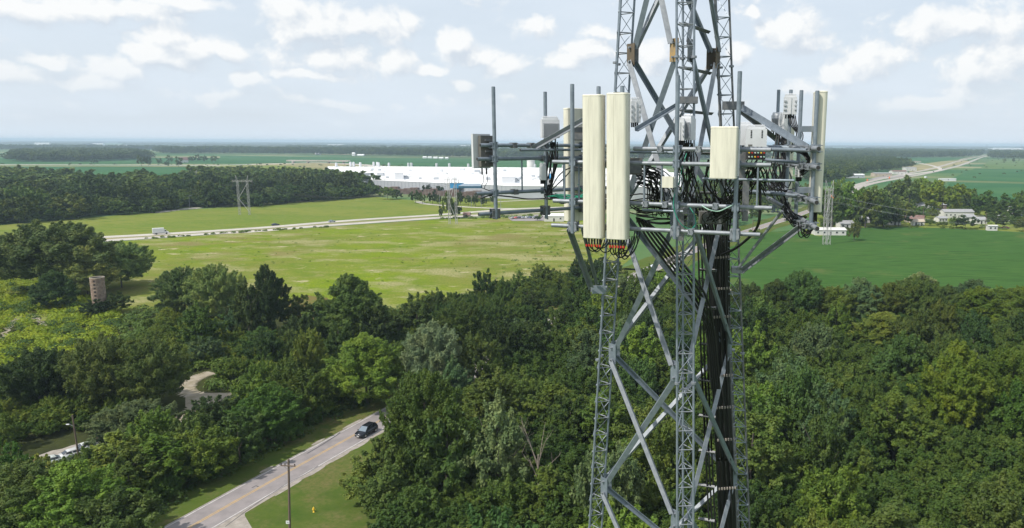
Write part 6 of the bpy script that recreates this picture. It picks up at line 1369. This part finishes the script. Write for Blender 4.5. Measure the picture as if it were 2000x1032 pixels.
# small panel + grey housing at the left end
qb = on(LB, 955, 51) + nB * .16; cz = zat(955, 262, qb.y); z6 = zat(955, 329, qb.y)
a6 = empty('panel_antenna', (qb.x, qb.y, z6), 'short white-faced antenna with grey-brown back at the left end of the left frame', 'antenna')
ang = math.atan2(dB.y, dB.x)
MB().box(Vector((qb.x, qb.y, (cz + z6) / 2)) + nB * .06 - dB * .03, (.38, .07, cz - z6), ang).build('radome', M['radio'], a6); MB().box(Vector((qb.x, qb.y, (cz + z6) / 2)) - nB * .04 + dB * .03, (.29, .10, (cz - z6) * .9), ang).build('housing', M['greybox'], a6)
for z in (.82, .5, .18): MB().box(Vector((qb.x, qb.y, z6 + (cz - z6) * z)) - nB * .10 + dB * .05, (.16, .05, .04), ang).build('bracket', M['steel_dark'], a6)
connectors(a6, Vector((qb.x, qb.y, z6 - .0)), 2, .2, dB, drop=.12)
# tall antenna on the right frame, facing away to the right
xt = at(1597, 181, 13.2); cR = Vector((xt.x + .15, 13.18, at(1600, 181, 13.0).z)); hR = cR.z - at(1600, 412, 13.0).z
a7 = panel(cR, .40, hR, .20, (1, -.12, 0), 'tall cream panel antenna on the right frame, seen from its side and back', seams=1)
for z in (-.62, -1.7): MB().box(cR + Vector((-.3, .02, z)), (.22, .14, .1)).build('bracket', M['steel'], a7)
connectors(a7, cR + Vector((-.1, 0, -hR - .03)), 5, .3, (0, 1, 0))
# slim cream panel between the right pipes
q7 = at(1538, 290, 16.0); z7 = at(1538, 335, 16.0).z
a8 = empty('panel_antenna', (q7.x, 16.0, z7 - 1), 'slim cream panel glimpsed between the far pipes of the right frame', 'antenna'); MB().box((q7.x + .1, 16.3, q7.z - .5), (.12, .3, 1.9), .1).build('radome', M['cream'], a8); MB().box((q7.x + .02, 16.3, q7.z - .5), (.05, .2, 1.7), .1).build('housing', M['greybox'], a8)
# ================================================================== RADIOS
def radio(u, v0, v1, D, w, d, face, label, fins=True, style='fins', rz=None):
    t, b = at(u, v0, D), at(u, v1, D); h = t.z - b.z; f = Vector(face).normalized(); rz = math.atan2(f.y, f.x) + math.pi / 2; r = Vector((math.cos(rz), math.sin(rz), 0))
    root = empty('radio_unit', (t.x, t.y, b.z), label, 'radio unit'); c = Vector((t.x, t.y, b.z + h / 2))
    MB().box(c, (w, d, h), rz).build('housing', M['radio'], root); MB().box(c + Vector((0, 0, h / 2 + .02)), (w * .86, d * .8, .045), rz).build('lid', M['radio'], root)
    if style == 'fins':
        q = MB(); n = 14
        for k in range(n): q.box(c + r * w * ((k + .5) / n - .5) * .9 + f * (d / 2 + .018) + Vector((0, 0, -h * .05)), (w * .022, .036, h * .74), rz)
        q.build('cooling_fins', M['radio_fin'], root, kind='stuff')
    elif style == 'clips':
        for s in (-1, 1):
            for k in range(3): MB().box(c + r * s * w * .42 + f * (d / 2 + .01) + Vector((0, 0, h * (.27 - .24 * k))), (w * .2, .03, .03), rz).build('clip', M['radio_fin'], root)
        MB().box(c + f * (d / 2 + .008), (w * .12, .016, h * .95), rz).build('ridge', M['radio'], root)
    elif style == 'slots':
        for s in (-.22, .22):
            for k in range(5): MB().box(c + r * s * w * (1.2) + f * (d / 2 + .002) + Vector((0, 0, h * (.38 - .09 * k))), (w * .07, .006, .018), rz).build('vent_slot', M['slot'], root)
        MB().box(c - r * w * .3 + f * (d / 2 + .002) + Vector((0, 0, -h * .42)), (w * .2, .006, .03), rz).build('label_plate', M['greybox'], root)
    for k in range(4): MB().tube([c + r * w * (.2 * k - .3) - Vector((0, 0, h / 2)), c + r * w * (.2 * k - .3) - Vector((0, 0, h / 2 + .08))], .015, 6).build('connector', M['black'], root)
    MB().tube([c + r * w * -.4 + Vector((0, 0, h / 2)), c + r * w * -.4 + Vector((0, 0, h / 2 + .06)), c + r * w * .4 + Vector((0, 0, h / 2 + .06)), c + r * w * .4 + Vector((0, 0, h / 2))], .01, 5).build('handle', M['radio'], root)
    return root, c, h, r
R1 = radio(1074, 234, 270, 15.1, .36, .22, (.25, -1, 0), 'white finned radio on the second pipe of the left frame')
R1b = radio(1060, 325, 352, 15.1, .13, .12, (.2, -1, 0), 'small white box low on the second pipe of the left frame', style='none')
R2 = radio(1344, 232, 274, 12.85, .20, .24, (-.5, -1, 0), 'white radio behind the middle pipe, its fins facing left', style='fins')
R2b = radio(1330, 238, 275, 12.7, .14, .12, (-.3, -1, 0), 'slender white radio clamped to the middle pipe of the front frame', style='clips')
R3 = radio(1240, 198, 240, 13.4, .18, .14, (.3, -1, 0), 'white radio with side clips just right of the tall antenna pair', style='clips')
R4 = radio(1477, 252, 287, 13.0, .35, .28, (-.1, -1, 0), 'pale grey ventilated box at the right of the short wide antenna', style='slots')
R4b = radio(1455, 246, 284, 13.5, .22, .3, (-.1, -1, 0), 'second pale grey box, half hidden behind the short wide antenna', style='none')
R5 = radio(1519, 226, 258, 15.9, .24, .3, (-.3, -1, 0), 'white finned radio on the farthest pipe of the right frame')
R5b = radio(1533, 226, 258, 15.6, .16, .24, (.3, -1, 0), 'plain white radio beside the finned one on the right frame', style='none')
R6 = radio(1544, 190, 224, 14.9, .25, .16, (-.15, -1, 0), 'white radio with clips highest on the right frame', style='clips')
R7 = radio(1561, 326, 346, 13.9, .14, .14, (-.2, -1, 0), 'small white canister low on the right frame', style='clips')
# electronics under the grey boxes
jb = empty('junction_box', at(1475, 305, 13.0), 'open dark junction box with coloured plugs under the grey ventilated box', 'junction box'); cjb = at(1475, 303, 13.0)
MB().box(cjb, (.32, .2, .16)).build('housing', M['slot'], jb)
for k in range(12): 
    c_ = cjb + Vector((-.13 + .052 * (k % 6), -.11, .04 - .07 * (k // 6))); MB().tube([c_, c_ + Vector((0, -.03, 0))], .014, 6).build('plug', M[['hydrant', 'red', 'radio', 'mint_wire'][k % 4]], jb)
# black trunk box between left frame and tall antennas
for (u, v, D, w, h, lab) in [(1240, 325, 13.5, .26, .3, 'dark grey distribution box behind the tall right antenna'), (1390, 425, 14.6, .5, .25, 'dark distribution box inside the tower above the cable trunk'), (1130, 252 + 15, 15.2, .3, .16, 'dark bracket box behind the left front pipe')]:
    c_ = at(u, v, D); o = empty('distribution_box', c_, lab, 'box'); MB().box(c_, (w, .2, h)).build('housing', M['greybox'], o); MB().box(c_ + Vector((0, -.105, 0)), (w * .8, .012, h * .8)).build('lid', M['steel_dark'], o)
# ================================================================== CABLES
def bundle(label, group='black jumper cables on the antenna frames'):
    return empty('cable_bundle', (0, 0, 0), label, 'cables', group)
def loops(root, tops, ends, sag, r=.0105, jit=.05):
    for k, (a, e) in enumerate(zip(tops, ends)):
        s = sag * cr.uniform(.6, 1.25); j = lambda: Vector((cr.uniform(-jit, jit), cr.uniform(-jit, jit), cr.uniform(-jit, jit)))
        cable('cable', bez(a, a + Vector((0, 0, -s)) + j(), e + Vector((0, 0, -s * .9)) + j(), e), r, 'black', root)
def seg(root, pts, r=.0105, m='black', nm='cable'):
    pts = [Vector(p) for p in pts]; P_ = [pts[0] * 2 - pts[1]] + pts + [pts[-1] * 2 - pts[-2]]; out = []
    for i in range(1, len(P_) - 2):
        for k in range(5):
            t = k / 5; a, b, c, d = P_[i - 1], P_[i], P_[i + 1], P_[i + 2]; out.append(.5 * ((2 * b) + (c - a) * t + (2 * a - 5 * b + 4 * c - d) * t * t + (3 * b - a - 3 * c + d) * t ** 3))
    out.append(pts[-1]); return cable(nm, out, r, m, root)
def lin(a, b, n): return [a.lerp(b, (k + .5) / n) for k in range(n)]
V_ = Vector
b1 = bundle('jumper loops with red collars hanging under the left tall antenna', None)
t1 = lin(c + Vector((0, 0, -h_ - .12)) - nA * .1 - dA * .15, c + Vector((0, 0, -h_ - .12)) - nA * .1 + dA * .15, 6)
loops(b1, t1, [p + Vector((.22, .35, .02)) for p in t1], .26)
b2 = bundle('long jumper loops hanging under the right tall antenna', None)
t2 = lin(c2 + Vector((0, 0, -h2 - .12)) - nA * .1 - dA * .15, c2 + Vector((0, 0, -h2 - .12)) - nA * .1 + dA * .15, 6)
loops(b2, t2, [p + Vector((.25, .4, .1)) for p in t2], .36); loops(b2, t2[3:], [p + Vector((.3, .5, .2)) for p in t2[3:]], .62)
for bb, tt in ((b1, t1), (b2, t2)):
    for p_ in tt: MB().tube([p_ + V_((0, 0, -.02)), p_ + V_((0, 0, -.06))], .018, 6).build('red_collar', M['red'], bb)
b3 = bundle('cables dropping from the finned radio down the second pipe of the left frame', None)
R1c = R1[1] - V_((0, 0, R1[2] / 2 + .08))
for k in range(12):
    a = R1c + V_((cr.uniform(-.16, .16), cr.uniform(-.05, .05), 0)); e = at(1066 + cr.uniform(-6, 14), 380 + cr.uniform(-4, 6), 15.1); m_ = a.lerp(e, .45) + V_((cr.uniform(-.08, .10), cr.uniform(-.1, .1), 0))
    seg(b3, [a, m_, e, at(1080 + cr.uniform(0, 30), 384 + cr.uniform(-3, 5), 14.9)], .0115)
b4 = bundle('cables lying along the frames between the left frame and the tall antennas', None)
for k in range(9):
    y0 = 384 + cr.uniform(-6, 8); seg(b4, [at(1075 + 8 * k * .3, y0, 15), at(1100, y0 + cr.uniform(0, 8), 14.6), at(1140, 386 + cr.uniform(-6, 10), 14.2), at(1205, 395 + cr.uniform(-15, 15), 14), at(1262, 400 + cr.uniform(-22, 22), 14), at(1330, 405 + cr.uniform(-20, 20), 14.2)], .012)
seg(b4, [at(1070, 383, 15), at(1090, 345, 14.8), at(1115, 328, 14), at(1146, 330, 13.8)], .012); seg(b4, [at(1072, 376, 15), at(1100, 350, 14.8), at(1122, 325, 14)], .012)
seg(b4, [at(938, 388, 14.4), at(960, 382, 14.4), at(1000, 385, 14.7), at(1030, 389, 15), at(1072, 388, 15)], .014)
seg(b4, [at(943, 340, 14.4), at(945, 353, 14.4), at(940, 366, 14.4), at(955, 372, 14.5), at(968, 378, 14.6)], .006); seg(b4, [at(951, 342, 14.4), at(952, 355, 14.4), at(946, 368, 14.4), at(958, 374, 14.5)], .006)
b5 = bundle('tangle of cables behind and right of the tall antenna pair', None)
for k in range(34):
    a = at(1245 + cr.uniform(-4, 8), 330 + cr.uniform(-15, 30), 13.6); e = at(1290 + cr.uniform(-15, 60), 405 + cr.uniform(-25, 25), 14.2 + cr.uniform(-.3, .3))
    seg(b5, [a, a.lerp(e, .35) + V_((cr.uniform(.0, .25), 0, cr.uniform(.0, .22))), a.lerp(e, .7) + V_((cr.uniform(-.1, .2), 0, cr.uniform(-.2, .15))), e], .010)
for k in range(14):
    a = at(1243, 395 + 3 * k, 13.8); e = at(1345 + cr.uniform(-10, 20), 400 + 4 * k * .6, 14.2); seg(b5, [a, a.lerp(e, .5) + V_((0, 0, cr.uniform(-.15, .1))), e], .012)
b6 = bundle('cables dropping from the white radios along the middle pipe', None)
for k in range(16):
    a = at(1328 + cr.uniform(0, 26), 280, 12.9); e = at(1325 + cr.uniform(0, 46), 395 + cr.uniform(-30, 10), 13.3); seg(b6, [a, a.lerp(e, .4) + V_((cr.uniform(-.12, .14), 0, 0)), a.lerp(e, .75) + V_((cr.uniform(-.1, .1), 0, 0)), e], .0105)
for k in range(22):
    a = at(1332 + cr.uniform(0, 40), 385 + cr.uniform(-12, 8), 13.4); MB().tube([a, a + V_((cr.uniform(-.03, .03), 0, -.09))], .02, 6).build('connector', M['steel_light' if k % 4 == 0 else 'slot'], b6)
b7 = bundle('dense cables under the short wide antenna and the grey boxes', None)
for k in range(34):
    a = at(1380 + cr.uniform(0, 120), 345 + cr.uniform(-38, 10), 13.3 + cr.uniform(-.3, .6)); e = at(1378 + cr.uniform(0, 44), 425 + cr.uniform(-14, 14), 14.3)
    seg(b7, [a, a.lerp(e, .33) + V_((cr.uniform(-.18, .18), 0, -.12)), a.lerp(e, .7) + V_((cr.uniform(-.2, .25), 0, -.05)), e], cr.choice([.0105, .012, .02]))
for k in range(14):
    a = at(1455 + cr.uniform(0, 45), 318, 13.1); e = at(1462 + cr.uniform(-20, 40), 372 + cr.uniform(-12, 20), 13.6); seg(b7, [a, a.lerp(e, .5) + V_((cr.uniform(-.1, .14), 0, 0)), e], .013)
b8 = bundle('cables dropping from the radios of the right frame', None)
for k in range(13):
    a = at(1515 + cr.uniform(-4, 26), 262, 15.7); e = at(1508 + cr.uniform(-4, 34), 372 + cr.uniform(-15, 15), 15.2); seg(b8, [a, a.lerp(e, .4) + V_((cr.uniform(-.08, .08), 0, 0)), a.lerp(e, .75) + V_((cr.uniform(-.12, .12), 0, 0)), e], .015)
for k in range(5):
    a = at(1541 + 3 * k, 226, 14.9); seg(b8, [a, at(1545 + 3 * k, 245, 14.8), at(1556 + 3 * k, 262, 14.8), at(1548 + 4 * k, 280, 14.9), at(1545, 300, 15)], .011)
b9 = bundle('hanging cable loops at the lower end of the right frame', None)
for k in range(15):
    a = at(1530 + cr.uniform(-6, 14), 395 + cr.uniform(-14, 8), 14.2); e = at(1566 + cr.uniform(-12, 10), 432 + cr.uniform(-14, 8), 13.5); loops(b9, [a], [e], .22, .011)
for k in range(7): 
    a = cR + V_((-.1, -.14 + .05 * k, -hR - .12)); e = at(1566 + cr.uniform(-8, 8), 440 + cr.uniform(-8, 5), 13.2); loops(b9, [a], [e], .28 + .03 * k, .011)
for k in range(16):
    a = at(1480 + cr.uniform(0, 60), 340 + cr.uniform(-25, 30), 14.4); e = at(1520 + cr.uniform(-30, 45), 372 + cr.uniform(-15, 20), 14.4); loops(b9, [a], [e], .14, .0105)
b10 = bundle('cables along the upper right frame pipes', None)
for k in range(9): seg(b10, [at(1555, 290 + k, 13.8), at(1575 + cr.uniform(-4, 6), 300 + cr.uniform(-4, 10), 13.5), at(1580 + cr.uniform(-6, 4), 325 + cr.uniform(-6, 8), 13.5), at(1560 + cr.uniform(-8, 4), 345 + cr.uniform(-6, 6), 14)], .0105)
# trunk of thick black cables down the inside of the tower
M['clip'] = mat('weathered_clip', (.26, .23, .20), .7)
bt = bundle('thick trunk of black cables running down inside the tower', None)
def trunk_pt(u430, u_b, z, off=0): pass
for k in range(12):
    us = [1362 + 6.0 * k, 1380 + 4.0 * k, 1387 + 3.4 * k, 1393 + 3.1 * k, 1400 + 2.9 * k, 1406 + 2.8 * k]; vs = [415, 470, 600, 760, 900, 1050]; D = 15.15 + .16 * (k % 3)
    pts = [at(u, v, D + .02 * i) for i, (u, v) in enumerate(zip(us, vs))]; d_ = (pts[-1] - pts[-2]).normalized(); end = pts[-1] + d_ * ((pts[-1].z - .3) / -d_.z)
    pts = [pts[0] + V_((cr.uniform(-.1, .1), 0, .3))] + pts; o = seg(bt, pts + [end], .022)
bt2 = bundle('two black cables in a separate run left of the thick trunk', None)
for k in range(3):
    us = [1362 + 6 * k, 1366 + 7 * k, 1370 + 6.5 * k, 1378 + 6 * k, 1386 + 6 * k]; vs = [440, 560, 720, 880, 1050]; pts = [at(u, v, 15.0) for u, v in zip(us, vs)]; d_ = (pts[-1] - pts[-2]).normalized(); seg(bt2, pts + [pts[-1] + d_ * ((pts[-1].z - .3) / -d_.z)], .019)
bt3 = bundle('black cables slanting from behind the tall antennas into the tower', None)
for k in range(5):
    seg(bt3, [at(1243 + 6 * k, 425 + 3 * k, 13.8), at(1262 + 8 * k, 462, 13.9), at(1300 + 8 * k, 513, 14.1), at(1345 + 8 * k, 575, 14.4), at(1378 + 4 * k, 640, 14.7), at(1390 + 4 * k, 760, 14.8)], .024)
for k in range(6):
    c_ = at(1304 + 5 * k, 508 + cr.uniform(-3, 3), 13.95); MB().box(c_, (.03, .06, .12), 0).build('cable_clip', M['clip'], bt3)
b11 = bundle('single thick black cable arching from the right frame to the leg', None)
seg(b11, [at(1484, 350, 13.6), at(1484, 420, 13.6), at(1474, 452, 13.8), at(1440, 483, 14.4), at(1410, 498, 14.9)], .028)
# clips of the trunk
for k, v in enumerate([504, 565, 620, 735, 797, 860, 955]):
    u0 = 1388 + (v - 500) * .028; cl = empty('cable_clamp_row', at(u0, v, 15.05), f'row of pale clips holding the cable trunk, number {k + 1} from the top' if 0 else ['topmost row of pale clips across the cable trunk', 'second row of clips, just under the arching cable', 'third row of clips across the trunk, level with the silver tree', 'row of pale clips in the middle of the visible trunk', 'row of pale clips below the middle of the trunk', 'row of clips at the lower crossing of the right braces', 'lowest row of clips across the trunk'][k], 'cable clamp')
    for j in range(7): MB().box(at(u0 + 4 + 5.2 * j, v - .35 * j, 15.1), (.028, .05, .045)).build('clip', M['clip'], cl)
# green earth wires
gw = empty('ground_wire', (0, 0, 0), 'green earth wire looping down from the middle pipe of the front frame', 'wire'); seg(gw, [at(1341, 300, 12.7), at(1333, 325, 12.6), at(1325, 360, 12.5), at(1316, 385, 12.4), at(1318, 415, 12.4), at(1332, 440, 12.4), at(1350, 447, 12.5), at(1359, 436, 12.6), at(1356, 420, 12.7), at(1347, 405, 12.8)], .008, 'green_wire', 'strand')
gw2 = empty('ground_wire', (0, 0, 0), 'pale green wire sagging under the second pipe of the front frame', 'wire'); seg(gw2, [at(1371, 402, 12.3), at(1385, 410, 12.2), at(1403, 413, 12.2), at(1420, 406, 12.1), at(1436, 398, 12.1)], .009, 'mint_wire', 'strand')
gw3 = empty('ground_wire', (0, 0, 0), 'tangled green earth wire left of the tall antennas', 'wire')
for k in range(6): seg(gw3, [at(1070 + 5 * k, 384, 14.9), at(1100, 380 + 3 * k, 14.5), at(1135, 378 + cr.uniform(0, 10), 14), at(1144, 372 + cr.uniform(-12, 14), 13.9), at(1152, 395 - 5 * k, 13.9)], .007, 'green_wire', 'strand')
seg(gw3, [at(1128, 360, 14), at(1140, 375, 14), at(1150, 362, 14)], .006, 'green_wire', 'strand')
# small hardware that crowds the frames
for (root, fn) in ((FA, lambda u, z: on(LA, u, z)), ):
    for (u, z) in [(1290, zA_4), (1365, zA_4), (1350, zA_low), (1262, zA_2), (1300, zA_2), (1398, zA_2), (1180, zA_low)]: clamp(fn(u, z), dA, root, .07, 'steel_light')
for (u, z) in [(1003, zB[0]), (1037, zB[0]), (1005, zB[2]), (1060, zB[1])]: clamp(on(LB, u, z), dB, FB, .07, 'steel_dark')
for D in (12.9, 13.3, 13.5, 14.3): 
    for z in zC: clamp(Vector((at(1598, 291, 12.5).x, D, z)), (0, 1, 0), FC, .075, 'steel_light')
